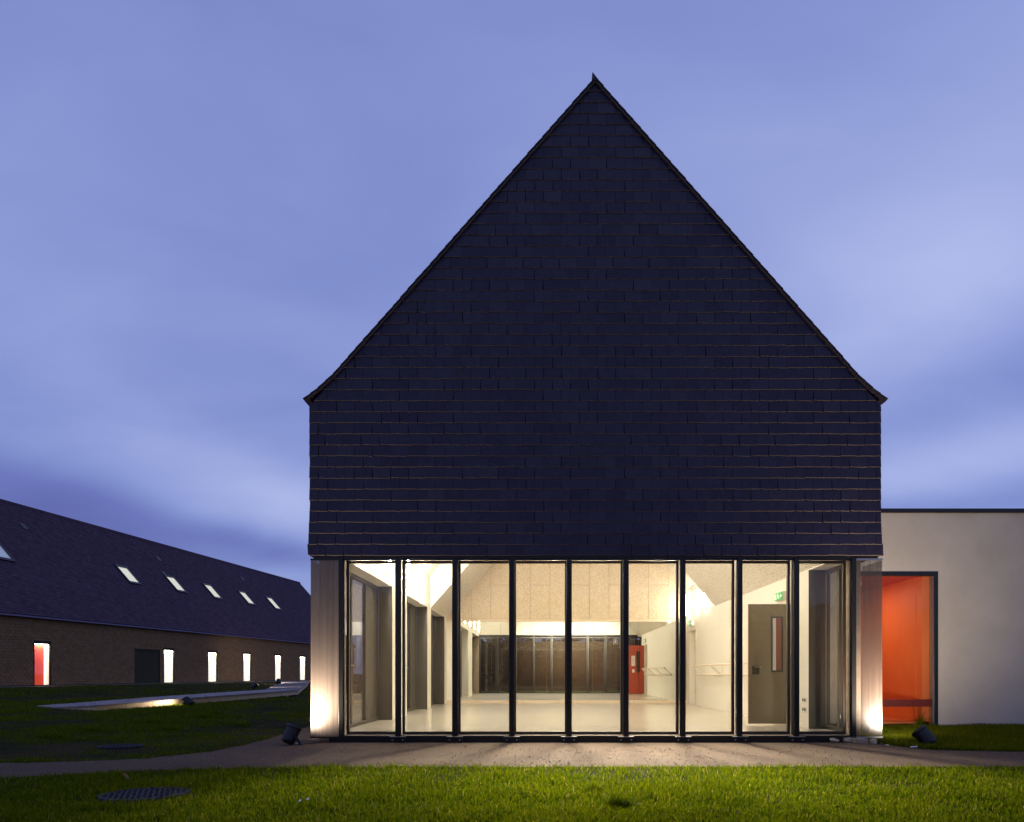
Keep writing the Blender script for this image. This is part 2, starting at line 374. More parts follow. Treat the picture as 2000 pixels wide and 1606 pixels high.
# loose grit on the path
g = MB(); cnt = 0
while cnt < 5200:
    X = rng.uniform(-7, 8, 900); Y = rng.uniform(6.2, 12, 900); k = inside(path_poly, X, Y) & (Y < 10.4)
    for x, y in zip(X[k], Y[k]):
        r = .003+.011*rng.random()**2.5; z0 = float(gz(x, y))+.006; a = rng.uniform(0, 6.28)
        pts = [(x+r*math.cos(a+i*1.5708)*rng.uniform(.7, 1.3), y+r*math.sin(a+i*1.5708)*rng.uniform(.7, 1.3), z0+r*.25) for i in range(4)]+[(x, y, z0+r*.9)]
        g.poly(pts, [(0, 1, 4), (1, 2, 4), (2, 3, 4), (3, 0, 4)]); cnt += 1
M_grit = mat('grit', rough=.9, fn=lambda t, b: t.L.new(t.mix(piece_random(t), (.022, .016, .012, 1), (.20, .15, .11, 1)), b.inputs['Base Color']))
go = g.build('gravel', M_grit, kind='stuff'); go['label'] = 'loose fine grit lying on the gravel path'

# dark belt of trees on the far side of the lawn, behind the viewpoint (what the hall's mirrors look out on)
wm = MB(); q = random.Random(4)
for i in range(9000):
    x = q.uniform(-45, 50); d_ = q.random(); top = 5.2+2.2*float(vnoise(x*.18, 1, 6))+.8*float(vnoise(x*.9, 2, 6)); z = top*q.random()**.7; y = -34+q.uniform(-2, 2)-d_
    a, b2, r_ = q.uniform(0, 6.3), q.uniform(-1, 1), q.uniform(.18, .42)
    u_ = Vector((math.cos(a), math.sin(a)*.5, b2*.6)).normalized(); v_ = u_.cross(Vector((.2, 1, .3))).normalized(); c = Vector((x, y, z))
    wm.poly([c-u_*r_, c+v_*r_*.6, c+u_*r_, c-v_*r_*.6], [(0, 1, 2, 3)])
wm.box(-46, 51, -37.5, -36.5, -.2, 4.6)
wo_ = wm.build('woods', mat('dark_foliage', rough=.8, fn=lambda t, b: t.L.new(t.mix(piece_random(t), (.018, .013, .007, 1), (.040, .027, .013, 1)), b.inputs['Base Color'])), kind='stuff')
wo_['label'] = 'dark belt of trees across the lawn, seen only in the mirrors'

# ------------------------------------------------------------------ gable building
XL, XR, XC = -3.42, 4.92, 0.75
YF = 10.46                      # slate face
Z0, ZE = 2.73, 4.92             # bottom of the slates, wall top at the eaves
PITCH = 1.132; ZA = ZE+(XR-XC)*PITCH
YB = 24.0
hall = thing('gable_building', 'steep gabled building clad in dark slates above a lit glazed ground floor', 'building', (XC, YF, 0))
XI, XJ = -2.98, 4.38            # inner faces of the side walls
YBW = 22.0; FLZ = .10
# wall core behind the slates
rake = lambda x: ZA-abs(x-XC)*PITCH
MB().prism([(XL+.02, Z0+.03), (XR-.02, Z0+.03), (XR-.02, ZE+.02), (XC, ZA-.05), (XL+.02, ZE+.02)], 'y', YF+.012, YF+.30).build('gable_wall', M_core, hall)
# slates on the gable
RH, SW = .1612, .2625
variants = []
for k in range(8):
    r = random.Random(k*17+3); h = RH+.012; wd = SW-.003; y0, y1 = -.0135+r.uniform(-.0015, .0015), -.004; th = .008
    nseg = 4; b = [( -wd/2+wd*i/nseg, r.uniform(-.003, .003) - (.006 if r.random() < .12 else 0)*-1) for i in range(nseg+1)]
    if k % 3 == 0: b[0] = (b[0][0]+.012, b[0][1]+.010)
    sk = r.uniform(-.003, .003)
    front = [(x, y0, z) for x, z in b]; front[0] = (front[0][0], y0, front[0][2]+sk); front[-1] = (front[-1][0], y0, front[-1][2]-sk)
    top = [(wd/2, y1, h), (-wd/2, y1, h)]; n = len(front)+2
    front = [(x, y, z+.005+r.uniform(-.002, .003)) for x, y, z in front]
    pts = front+top; back = [(x, y+th, z-(.006 if i <= nseg else 0)) for i, (x, y, z) in enumerate(pts)]     # the lower edge is dressed to a bevel
    m_ = MB(); m_.poly(pts+back, [tuple(range(n)), tuple(range(2*n-1, n-1, -1))]+[(i, i+n, (i+1) % n+n, (i+1) % n) for i in range(n)],
                       [0, 0]+[1 if i < nseg else 0 for i in range(n)])
    variants.append(m_)
vmesh = [v.mesh('slate', [M_slate, M_slate_edge]) for v in variants]
planes = [(PITCH, 1, ZA-.015+PITCH*XC), (-PITCH, 1, ZA-.015-PITCH*XC)]
rest = MB(); made = 0
nrow = int((ZA-Z0)/RH)+1
for r_ in range(nrow):
    z = Z0+r_*RH; off = (r_ % 2)*SW/2+random.uniform(-.006, .006)+SW*.5*(random.random() < .06)*.3
    flare = {0: .03, 1: .014, 2: .006}.get(r_, 0.)
    xa, xb = XL-flare, XR+flare
    x = xa-off
    while x < xb-.03:
        l, rr = max(x, xa), min(x+SW, xb)
        if rr-l < .05: x += SW; continue
        full = rr-l > SW-.01 and rake(l) > z+RH+.03 and rake(rr) > z+RH+.03
        cx = (l+rr)/2; k = random.randrange(8)
        if full and made < 300:
            inst(vmesh[k], 'slate', (cx+random.uniform(-.002, .002), YF, z+random.uniform(-.003, .003)), hall, (R(random.uniform(-.5, .5)), R(random.uniform(-.45, .45)), 0)); made += 1
        elif full:
            jx, jz, ja = random.uniform(-.002, .002), random.uniform(-.003, .003), R(random.uniform(-.5, .5)); v = variants[k]
            rest.poly([(cx+jx+p[0]*math.cos(ja)-p[2]*math.sin(ja), YF+p[1], z+jz+p[2]*math.cos(ja)+p[0]*math.sin(ja)) for p in v.v], v.f, v.m)
        else:
            g0 = .0025; pl = clip([(l+g0, z), (rr-g0, z), (rr-g0, z+RH+.012), (l+g0, z+RH+.012)], planes)
            if len(pl) >= 3 and area(pl) > .002:
                yy = lambda q: YF-.017+.013*(q-z)/(RH+.012); n = len(pl)
                rest.poly([(a, yy(b), b+(.005 if abs(b-z) < 1e-6 else 0)) for a, b in pl]+[(a, yy(b)+.0075, b) for a, b in pl],
                          [tuple(range(n)), tuple(range(2*n-1, n-1, -1))]+[(i, i+n, (i+1) % n+n, (i+1) % n) for i in range(n)],
                          [0, 0]+[1 if abs(pl[i][1]-z) < 1e-6 and abs(pl[(i+1) % n][1]-z) < 1e-6 else 0 for i in range(n)])
        x += SW
rest.build('slate_cladding', [M_slate, M_slate_edge], hall, kind='stuff')
# rake slates with the little kick at the eaves
def rake_pts(side):
    sx = lambda x: XC+side*(x)
    return [(sx(0), ZA+.03), (sx(3.80), ZA+.03-3.80*PITCH), (sx(4.02), ZA+.03-3.80*PITCH-.205), (sx(4.235), ZA+.03-3.80*PITCH-.365)]
for side in (-1, 1):
    pts = [Vector((x, 0, z)) for x, z in rake_pts(side)]; seg = []
    for a, b in zip(pts[:-1], pts[1:]):
        L = (b-a).length; n = max(1, round(L/.162))
        for i in range(n): seg.append((a.lerp(b, i/n), a.lerp(b, (i+1)/n)))
    for i, (a, b) in enumerate(seg):
        d = (b-a).normalized(); nrm = Vector((-d.z, 0, d.x))
        if nrm.z < 0: nrm = -nrm
        j = random.uniform(-.0015, .0015); yf = YF-.045+random.uniform(-.003, .003)
        m_ = MB(); lo, hi = -.040, 0.0; tl = .008
        A, Bp = a, b+d*.012
        q = lambda p, h, y: (p.x+nrm.x*h, y, p.z+nrm.z*h)
        m_.hexa([q(A, lo, yf), q(Bp, lo+tl*.6, yf), q(Bp, lo+tl*.6, YF+.32), q(A, lo, YF+.32), q(A, hi-.014+j, yf), q(Bp, hi+tl-.014+j, yf), q(Bp, hi+tl-.014+j, YF+.32), q(A, hi-.014+j, YF+.32)], [0, 0, 1, 0, 0, 0])
        m_.hexa([q(A, hi-.009+j, yf-.02), q(Bp, hi+tl-.009+j, yf-.02), q(Bp, hi+tl-.009+j, YF+.34), q(A, hi-.012+j, YF+.34), q(A, hi+j, yf-.02), q(Bp, hi+tl+j, yf-.02), q(Bp, hi+tl+j, YF+.34), q(A, hi+j, YF+.34)], 0)
        m_.build('verge_slate', [M_slate, M_slate_edge], hall)
# ridge tip, roof slopes and their slates
MB().hexa([(XC-.05, YF-.06, ZA+.0), (XC+.07, YF-.06, ZA-.04), (XC+.07, YB, ZA-.04), (XC-.05, YB, ZA), (XC-.045, YF-.06, ZA+.10), (XC-.03, YF-.06, ZA+.085), (XC-.03, YB, ZA+.085), (XC-.045, YB, ZA+.10)]).build('ridge_cap', M_slate, hall)
for side in (-1, 1):
    p = rake_pts(side); low = [(x, z-.07) for x, z in p]
    rf = MB().prism(p+low[::-1], 'y', YF+.30, YB).build('roof', M_core, hall)
    s_ = MB()
    for (xa, za), (xb, zb) in zip(p[:-1], p[1:]):
        L = math.hypot(xb-xa, zb-za); n = max(1, round(L/.162))
        for i in range(n):
            t0, t1 = i/n, min(1.04, (i+1)/n+.012); a = (xa+(xb-xa)*t0, za+(zb-za)*t0+.004); b = (xa+(xb-xa)*t1, za+(zb-za)*t1+.016)
            y = YF+.35+(i % 2)*.13
            while y < YB-.05:
                y2 = min(YB, y+.256); s_.hexa([(a[0], y, a[1]), (b[0], y, b[1]), (b[0], y2, b[1]), (a[0], y2, a[1]), (a[0], y, a[1]+.007), (b[0], y, b[1]+.007), (b[0], y2, b[1]+.007), (a[0], y2, a[1]+.007)]); y += .262
    s_.build('roof_slates', M_slate, rf, kind='stuff')
    xw = XL if side < 0 else XR                                       # side walls above the glazing, slate hung
    B(min(xw-side*.02, xw-side*.32), max(xw-side*.02, xw-side*.32), YF+.31, YB, Z0+.03, ZE+.03).build('side_wall', M_core, hall)
    s_ = MB()
    for r_ in range(13):
        z = Z0+r_*RH; y = YF+.02+(r_ % 2)*.13; 
        while y < YB-.05:
            y2 = min(YB, y+.257); a, b = xw+side*.004, xw-side*.014
            s_.hexa([(a, y, z), (a, y2, z), (b, y2, z), (b, y, z), (b+side*.01, y, z+RH+.01), (b+side*.01, y2, z+RH+.01), (b, y2, z+RH+.01), (b, y, z+RH+.01)]); y += SW
    s_.build('side_slates', M_slate, hall, kind='stuff')
B(XL+.02, XR-.02, YB-.3, YB-.01, 0, ZE).build('rear_wall', M_concrete, hall)
MB().prism([(XL+.03, ZE), (XR-.03, ZE), (XC, ZA-.06)], 'y', YB-.3, YB-.01).build('rear_gable', M_core, hall)

# ---- ground floor: steel posts and mesh screens outside, windows behind
BX0, BW, NB = -2.9625, .8325, 9
YO, YI = 10.50, 10.75
B(XL+.06, XR-.04, YO-.03, YO+.03, Z0-.035, Z0+.025).build('head_beam', M_steel, hall)
B(XL+.28, XR-.55, YO-.025, YO+.05, .005, .088).build('plinth', M_steel, hall)
for i in range(NB+1):
    x = BX0+i*BW
    B(x-.033, x+.033, YO-.04, YO+.04, .09, Z0-.036).build('post', M_steel, hall, bevel=.004)
br = None
for i in range(1, NB):
    x = BX0+i*BW
    br = B(x-.115, x+.115, YO-.062, YO-.027, .012, .086).build('bracket', M_steel, hall, bevel=.004)
    B(x-.118, x+.118, YO-.075, YO-.026, .0875, .094).build('bracket_lip', M_galv, br)
    for s_ in (-.075, .075):
        MB().lathe([(0, .012), (.010, .011), (.013, .0), (.013, -.002)], (x+s_, YO-.0625, .045), (0, -1, 0), 10).build('bolt', M_galv, br)
for i in range(NB):
    x0, x1 = BX0+i*BW+.034, BX0+(i+1)*BW-.034
    sc_ = MB().box(x0, x1, YO-.012, YO+.012, Z0-.060, Z0-.0365).box(x0, x1, YO-.012, YO+.012, .0885, .104).box(x0, x0+.010, YO-.012, YO+.012, .105, Z0-.061).box(x1-.010, x1, YO-.012, YO+.012, .105, Z0-.061).build('screen_frame', M_steel, hall)
    B(x0+.0105, x1-.0105, YO-.002, YO+.002, .1045, Z0-.0605).build('mesh_screen', M_screen, sc_)
    a, b = BX0+i*BW+.012, BX0+(i+1)*BW-.012
    wf = MB().box(a, a+.040, YI-.03, YI+.03, .1005, 2.80).box(b-.040, b, YI-.03, YI+.03, .1005, 2.80).box(a+.0401, b-.0401, YI-.03, YI+.03, .1005, .145).box(a+.0401, b-.0401, YI-.03, YI+.03, 2.662, 2.700).box(a+.0401, b-.0401, YI-.03, YI+.03, 2.76, 2.80).build('window_frame', M_alu, hall, bevel=.003)
    B(a+.0405, b-.0405, YI-.012, YI-.004, .1455, 2.6615).build('pane', M_glass, wf)
B(BX0, BX0+NB*BW, YO+.045, YI-.031, .04, .0985).build('sill', M_concrete, hall)
B(XI, XJ, YF+.305, YF+.33, 2.81, 5.3).build('lintel_wall', M_white, hall)
# corner screens: a mesh front and a mesh return round a concrete pier
def corner(x0, x1, m_, xr):
    f_ = MB().box(x0, x1, YO-.03, YO+.0, Z0-.062, Z0-.0365).box(x0, x1, YO-.03, YO+.0, .07, .09).build('corner_frame', M_steel if m_ is M_corner else M_galv, hall)
    B(x0+.002, x1-.002, YO-.018, YO-.012, .0905, Z0-.0625).build('corner_screen', m_, f_)
    B(xr-.003, xr+.003, YO+.003, YO+.62, .0905, Z0-.0625).build('return_screen', m_, f_)
corner(-3.41, -2.997, M_corner, -3.405); corner(4.570, 4.952, M_corner2, 4.945)
B(-3.33, -3.0, YO+.13, YI+.099, 0, Z0).build('pier', M_concrete, hall)
B(4.575, 4.70, YO+.13, YI+.099, 0, Z0).build('pier', M_concrete, hall)

# ---- the hall inside
B(-3.24, 4.64, YI-.0305, YBW+.3, -.05, FLZ).build('floor', M_floor, hall)
# side walls with deep openings
openL = [(10.85, 14.10), (15.60, 18.35), (18.95, 21.50)]; HEAD = 2.72
def lined_wall(xin, xout, opens, ytop, recess):
    mb = MB(); lo, hi = min(xin, xout), max(xin, xout); y = YI+.10
    for a, b in opens+[(YBW, None)]:
        if a-y > .01: mb.box(lo, hi, y, a, FLZ, HEAD)
        y = b
    mb.box(lo, hi, YI+.03, YBW, HEAD+.0005, ytop); return mb
lined_wall(XI, -3.25, openL, 3.66, None).build('inner_wall', M_white, hall)
openR = [(10.85, 11.85)]
mb = MB().box(XJ, 4.66, 11.85, 12.72, FLZ, HEAD).box(XJ, 4.66, 12.72, 13.60, 2.25, HEAD).box(XJ, 4.66, 13.60, 20.62, FLZ, HEAD).box(XJ, 4.66, 20.62, 21.55, 2.27, HEAD).box(XJ, 4.66, 21.55, YBW, FLZ, HEAD).box(XJ, 4.66, YI+.03, YBW, HEAD+.0005, 3.66)
mb.build('inner_wall', M_white, hall)
B(4.66, 4.70, 12.5, 13.8, FLZ, 2.6).build('corridor_wall', M_greydoor, hall)
def glazed_opening(xin, xout, a, b, first_leaf):
    s = -1 if xout < xin else 1
    fr = MB(); x0, x1 = sorted((xout+s*.001, xout+s*.06))
    B(min(xin-s*.002, xout), max(xin-s*.002, xout), b-.012, b-.0005, FLZ+.0005, HEAD-.0005).build('reveal_panel', M_grey_alu, hall)
    cuts = [a, a+(b-a)*.24, a+(b-a)*.40, a+(b-a)*.70, b] if first_leaf else [a, a+(b-a)*.5, b]
    fr.box(x0, x1, a, b-.013, FLZ+.001, FLZ+.06); fr.box(x0, x1, a, b-.013, HEAD-.07, HEAD-.001)
    for c in cuts: fr.box(x0, x1, max(a, c-.035), min(b-.013, c+.035), FLZ+.0605, HEAD-.0705)
    o = fr.build('window_frame', M_grey_alu, hall, bevel=.004)
    xm = (x0+x1)/2
    for k, (c, d) in enumerate(zip(cuts[:-1], cuts[1:])):
        solid = first_leaf and k == len(cuts)-2
        B(xm-.004, xm+.004, c+.0355, d-.0355-.013*(d == b), FLZ+.061, HEAD-.071).build('panel' if solid else 'pane', M_grey_alu if solid else M_glass2, o)
    if first_leaf:
        for c in (cuts[2]-.06, cuts[2]+.06):
            MB().bar((x1+.001 if s < 0 else x0-.001, c, 1.15), ((x1 if s < 0 else x0)-s*.045, c, 1.15), .02, .02).bar(((x1 if s < 0 else x0)-s*.045, c-.006, 1.15), ((x1 if s < 0 else x0)-s*.045, c+.11*(1 if c > cuts[2] else -1), 1.15), .018, .018).build('handle', M_chrome, o)
for k, (a, b) in enumerate(openL): glazed_opening(XI, -3.25, a, b, True)
glazed_opening(XJ, 4.66, 10.85, 11.85, False)
# rear wall: backing, wood wool boards, ledge and base strip
B(XI-.02, XJ+.02, YBW+.012, YBW+.12, FLZ, 5.2).build('back_wall', M_backing, hall)
SPL, SPH, CT = 2.74, 3.60, 5.1
cl = [(-PITCH, 1, SPL-PITCH*XI), (PITCH, 1, SPH+PITCH*XJ)]
xs = [-2.23+.605*k for k in range(-2, 12)]
for k, (a, b) in enumerate(zip(xs[:-1], xs[1:])):
    cuts = [2.685, 3.73, 4.9] if k % 2 else [2.685, 4.75]
    for z0, z1 in zip(cuts[:-1], cuts[1:]):
        pl = clip([(max(a, XI)+.006, z0+.006), (min(b, XJ)-.006, z0+.006), (min(b, XJ)-.006, z1-.006), (max(a, XI)+.006, z1-.006)], cl)
        if len(pl) >= 3 and area(pl) > .01: MB().prism(pl, 'y', YBW-.006+random.uniform(-.001, .001), YBW+.0115).build('acoustic_panel', M_osb, hall)
B(XI+.0005, -2.732, YBW-.012, YBW+.0115, .1985, 2.6015).build('wall_end', M_white, hall)
B(XI, XJ, YBW-.05, YBW+.011, 2.602, 2.680).build('ledge', M_wood, hall, bevel=.004)
B(XI, XJ, YBW-.03, YBW+.011, FLZ+.0005, .198).build('skirting_board', M_wood, hall, bevel=.004)
# ceilings
def slope(x0, z0, s, y0, y1, m_, name):
    x1 = x0+s*(CT-z0)/PITCH; n = (0.03*s*-PITCH/1.5, .03)
    MB().prism([(x0, z0), (x1, CT), (x1-s*.05, CT+.04), (x0-s*.05, z0+.04)] if s > 0 else [(x0, z0), (x0+.05, z0+.04), (x1+.05, CT+.04), (x1, CT)], 'y', y0, y1).build(name, m_, hall)
slope(XI, SPL, 1, 18.9, YBW, M_perf, 'sloped_ceiling'); slope(XI, SPH, 1, YF+.335, 18.849, M_white, 'sloped_ceiling')
slope(XJ, SPL, -1, YF+.335, 18.3, M_perf, 'sloped_ceiling'); slope(XJ, SPH, -1, 18.331, YBW, M_white, 'sloped_ceiling')
xc = lambda z0: (CT-z0)/PITCH
MB().prism([(XI, SPL), (XI+xc(SPL), CT), (XI+xc(SPH), CT), (XI, SPH)], 'y', 18.85, 18.8985).build('ceiling_cheek', M_white, hall)
MB().prism([(XJ, SPL), (XJ, SPH), (XJ-xc(SPH), CT), (XJ-xc(SPL), CT)], 'y', 18.3015, 18.33).build('ceiling_cheek', M_white, hall)
B(XI+xc(SPL)-.9, XJ-xc(SPL)+.9, YF+.335, YBW, CT+.001, CT+.05).build('ceiling', M_white, hall)
# doors in the right wall
lf = B(3.62, 4.37, 12.672, 12.716, .125, 2.24)
leaf = MB().box(3.62, 4.37, 12.672, 12.6899, .125, 2.24, 0).box(3.62, 4.37, 12.690, 12.716, .125, 2.24, 1).build('door_leaf', [M_greydoor, M_reddoor], hall, label='open door leaf, olive grey in front and orange red behind')
vz0, vz1, vx0, vx1 = 1.07, 1.99, 4.045, 4.20
MB().box(vx0-.03, vx1+.03, 12.660, 12.6715, vz0-.03, vz0).box(vx0-.03, vx1+.03, 12.660, 12.6715, vz1, vz1+.03).box(vx0-.03, vx0, 12.660, 12.6715, vz0, vz1).box(vx1, vx1+.03, 12.660, 12.6715, vz0, vz1).build('vision_frame', M_grey_alu, leaf)
MB().box(vx0, vx0+.06, 12.668, 12.6715, vz0, vz1, 0).box(vx0+.06, vx1, 12.668, 12.6715, vz0, vz1, 1).build('vision_panel', [M_paper, mat('red_brown_reflection_film', (.20, .075, .05), .3)], leaf)  # red-brown reflection painted down one side of the vision glass
B(vx0, vx1, 12.7165, 12.722, vz0, vz1).build('vision_panel', M_darkgrey, leaf)
B(3.68, 3.81, 12.664, 12.6715, 1.00, 1.135).build('lock_plate', M_darkgrey, leaf, bevel=.003)
MB().bar((3.71, 12.664, 1.125), (3.71, 12.62, 1.125), .018, .018).bar((3.70, 12.62, 1.125), (3.82, 12.62, 1.125), .018, .018).build('handle', M_chrome, leaf)
pp = B(3.83, 3.98, 12.7165, 12.7185, 1.35, 1.79).build('notice', M_paper, leaf)
tx = MB()
for i in range(9): tx.box(3.85, 3.96-.03*(i % 3 == 2), 12.7186, 12.7192, 1.74-i*.04, 1.748-i*.04)
tx.build('notice_print', M_ink, pp)
B(3.86, 3.96, 12.7165, 12.7185, 1.06, 1.20).build('notice', M_paper, leaf)
bd = B(4.55, 4.60, 20.65, 21.52, FLZ+.01, 2.24).build('back_door', M_wood, hall)
MB().box(XJ-.012, 4.66, 20.585, 20.618, FLZ+.001, 2.302).box(XJ-.012, 4.66, 21.552, 21.59, FLZ+.001, 2.302).box(XJ-.012, 4.66, 20.619, 21.551, 2.2705, 2.302).build('door_frame', M_wood, hall)
for z in (.45, 1.2, 1.75, 1.95): B(4.52, 4.549, 21.44, 21.50, z, z+.07).build('hinge', M_chrome, bd)

# mirrors
labels = ['mirror panel on the rear wall at the left end, beside the grey doors', 'wall mirror second from the left on the rear wall', 'middle wall mirror below the wood wool boards',
          'wall mirror reflecting the red door, second from the right', 'mirror panel at the right end of the row, beside the ballet rails']
for i in range(5):
    a, b = -2.73+i*1.41, -2.73+(i+1)*1.41; t_ = math.tan(R(random.uniform(-.10, .10)))*.5
    o = MB().hexa([(a+.002, YBW-.012+t_*.5, .20), (b-.002, YBW-.012-t_*.5, .20), (b-.002, YBW+.008, .20), (a+.002, YBW+.008, .20), (a+.002, YBW-.012+t_*.5, 2.60), (b-.002, YBW-.012-t_*.5, 2.60), (b-.002, YBW+.008, 2.60), (a+.002, YBW+.008, 2.60)]).build('mirror', M_mirror)
    tag(o, labels[i], 'mirror', 'mirrors along the rear wall')
# ballet barre
barre = thing('ballet_barre', 'double wooden ballet barre on white brackets along the right wall', 'ballet barre', (XJ, 16.8, FLZ))
for x, z in ((4.12, 1.22), (4.19, .985)): MB().tube([(x, 13.95, z), (x, 19.65, z)], .021, 12).build('rail', M_wood, barre, smooth=True)
for y in (14.05, 15.75, 17.6, 19.5):
    MB().box(XJ-.012, XJ-.001, y-.03, y+.03, .93, 1.20).bar((XJ-.01, y, .965), (4.12, y, 1.185), .03, .035).bar((XJ-.01, y, .955), (4.18, y, .955), .03, .03).box(4.10, 4.14, y-.025, y+.025, 1.175, 1.199).build('bracket', M_wplastic, barre)
# wall lamps
def wall_lamp(x, y, z0, z1, s, m_, label):
    t = thing('wall_lamp', label, 'lamp', (x, y, z0), 'fluorescent wall lamps')
    B(min(x, x+s*.03), max(x, x+s*.03), y-.05, y+.05, z0-.03, z1+.03).build('housing', M_wplastic, t)
    MB().tube([(x+s*.06, y, z0), (x+s*.06, y, z1)], .022, 10).build('tube', m_, t)
for i, y in enumerate((11.7, 13.6, 15.5, 17.4)):
    wall_lamp(XI+.001, y, 2.90, 3.46, 1, M_tubeL, ['bright wall lamp above the left doors, nearest the glass front', 'bright wall lamp second from the glass front on the left wall', 'bright wall lamp third from the glass front on the left wall', 'bright wall lamp high on the left wall, nearest the sloping ceiling'][i])
for i, y in enumerate((19.3, 20.45, 21.6)):
    wall_lamp(XJ-.001, y, 2.78, 3.38, -1, M_tubeR, ['right wall lamp tucked by the edge of the perforated ceiling', 'middle one of the three lamps above the wooden door', 'right wall lamp closest to the rear wall corner'][i])
# unseen ceiling lamps added above the glazing to brighten the hall and path
for k, y in enumerate((13.2, 17.2)):
    t = thing('ceiling_lamp', ['long ceiling lamp of the hall, nearer the glass front', 'long ceiling lamp of the hall, nearer the mirrors'][k], 'lamp', (.7, y, CT-.2), 'hall ceiling lamps')
    B(-.6, 2.0, y-.14, y+.14, CT-.06, CT-.001).build('housing', M_wplastic, t); B(-.58, 1.98, y-.12, y+.12, CT-.07, CT-.0605).build('diffuser', lamp_mat('ceiling_diffuser', HALL_CEILING), t)
for k, x in enumerate((.15, 1.25, 2.35)):  # unseen spotlights added to light the path and front lawn
    t = thing('stage_spotlight', ['ceiling spotlight of the hall aimed out at the lawn, left one', 'ceiling spotlight of the hall aimed out at the lawn, middle one', 'ceiling spotlight of the hall aimed out at the lawn, right one'][k], 'lamp', (x, 14.0, 4.15), 'hall spotlights')
    ax = (Vector((x+(x-1)*.10, 6.9, 0))-Vector((x, 14.0, 4.15))).normalized(); c = Vector((x, 14.0, 4.15))
    MB().lathe([(0, -.28), (.07, -.27), (.09, -.2), (.10, 0), (.088, 0), (.085, -.05), (0, -.055)], c, ax, 20).build('housing', M_black, t, smooth=True)
    MB().bar(c-ax*.12+Vector((.115, 0, 0)), (x+.115, c.y-ax.y*.12, CT-.001), .03, .008).build('bracket', M_black, t)
    lt = bpy.data.lights.new('spot_beam', 'SPOT'); lt.energy = HALL_FILL_SPOTS; lt.spot_size = R(50); lt.spot_blend = .85; lt.color = WARM; lt.shadow_soft_size = .38
    lo = bpy.data.objects.new('spot_beam', lt); COL.objects.link(lo); lo.parent = t; lo.location = ax*.03; lo.rotation_mode = 'QUATERNION'; lo.rotation_quaternion = ax.to_track_quat('-Z', 'Y')
# exit signs
def exit_sign(x, y0, y1, z0, z1, label):
    t = thing('exit_sign', label, 'exit sign', (x, (y0+y1)/2, z0), 'green exit signs')
    L = y1-y0; h = z1-z0; xf = x-.075
    MB().hexa([(x-.06, y0, z0), (x-.001, y0, z0), (x-.001, y1, z0), (x-.06, y1, z0), (xf, y0, z1), (x-.001, y0, z1), (x-.001, y1, z1), (xf, y1, z1)]).build('housing', M_wplastic, t)
    # the pictograms face the room: green face on both the long side and the near end
    B(xf-.006, xf-.0005, y0+.01, y1-.01, z0+.008, z1-.008).build('green_face', M_sign, t)
    xs_ = xf-.0085; pg = MB(); Y = lambda u: y1-.01-u*(L-.02); Z = lambda v: z0+.008+v*(h-.016)
    def flat(pts): pg.prism([(Y(u), Z(v)) for u, v in pts], 'x', xs_, xf-.0062)
    flat([(.06, .12), (.20, .12), (.20, .88), (.06, .88)])                                        # the open door
    flat([(.42, .80), (.48, .80), (.48, .92), (.42, .92)]); flat([(.36, .45), (.46, .42), (.50, .74), (.40, .76)])      # head, trunk
    flat([(.38, .45), (.30, .25), (.22, .25), (.22, .18), (.33, .18), (.44, .42)]); flat([(.46, .44), (.56, .30), (.52, .10), (.58, .10), (.63, .33), (.50, .50)])
    flat([(.50, .72), (.60, .55), (.58, .50), (.47, .66)]); flat([(.40, .74), (.30, .62), (.28, .66), (.40, .80)])
    flat([(.72, .50), (.80, .22), (.80, .40), (.94, .40), (.94, .60), (.80, .60), (.80, .78)])     # arrow
    pg.build('pictogram', M_signw, t)
exit_sign(XJ, 12.92, 13.36, 2.35, 2.50, 'green running man exit sign above the open grey door')
exit_sign(XJ, 20.9, 21.35, 2.42, 2.56, 'small exit sign above the wooden door at the back')
# sockets
for z, lb in ((.52, 'upper white double socket beside the right doorway'), (.36, 'lower white double socket close to the floor')):
    t = thing('wall_socket', lb, 'socket', (XJ, 12.02, z), 'white wall sockets')
    B(XJ-.012, XJ-.001, 11.94, 12.12, z, z+.10).build('plate', M_wplastic, t, bevel=.003)
    for y in (11.985, 12.075): MB().lathe([(0, 0), (.026, 0), (.028, .003), (.028, 0)], (XJ-.0125, y, z+.05), (-1, 0, 0), 14).build('outlet', M_darkgrey, t)

# ------------------------------------------------------------------ flat roofed wing with the orange lobby
wing = thing('flat_roofed_wing', 'low flat roofed wing of grey render with a tall orange lit window', 'building', (9, 13.2, 0))
YW = 13.2; WX0, WX1, WZ1 = 5.55, 7.255, 2.886
MB().box(XR+.02, WX0, YW, YW+.3, 0.03, 3.97).box(WX1, 17, YW, YW+.3, .03, 3.97).box(WX0, WX1, YW, YW+.3, WZ1, 3.97).build('wall', M_render, wing)
B(XR+.02, 17, YW+.02, YW+.28, -.05, .029).build('plinth', M_coping, wing)
B(XR+.02, 17, YW-.035, YW+.35, 3.9705, 4.045).build('coping', M_coping, wing)
MB().prism([(9.45, 4.046), (9.62, 4.046), (9.57, 4.10), (9.53, 4.07)], 'y', YW-.02, YW+.25).build('coping_clip', M_coping, wing)
wf = MB().box(WX0+.001, WX1-.001, YW-.02, YW+.10, WZ1-.075, WZ1-.001).box(WX0+.001, WX1-.001, YW-.02, YW+.10, .005, .08).box(WX0+.001, WX0+.07, YW-.02, YW+.10, .0805, WZ1-.0755).box(WX1-.072, WX1-.001, YW-.02, YW+.10, .0805, WZ1-.0755).build('window_frame', M_coping, wing, bevel=.004)
B(WX1-.088, WX1-.0725, YW+.0, YW+.06, .0805, WZ1-.0755).build('glazing_bead', M_galv, wf)
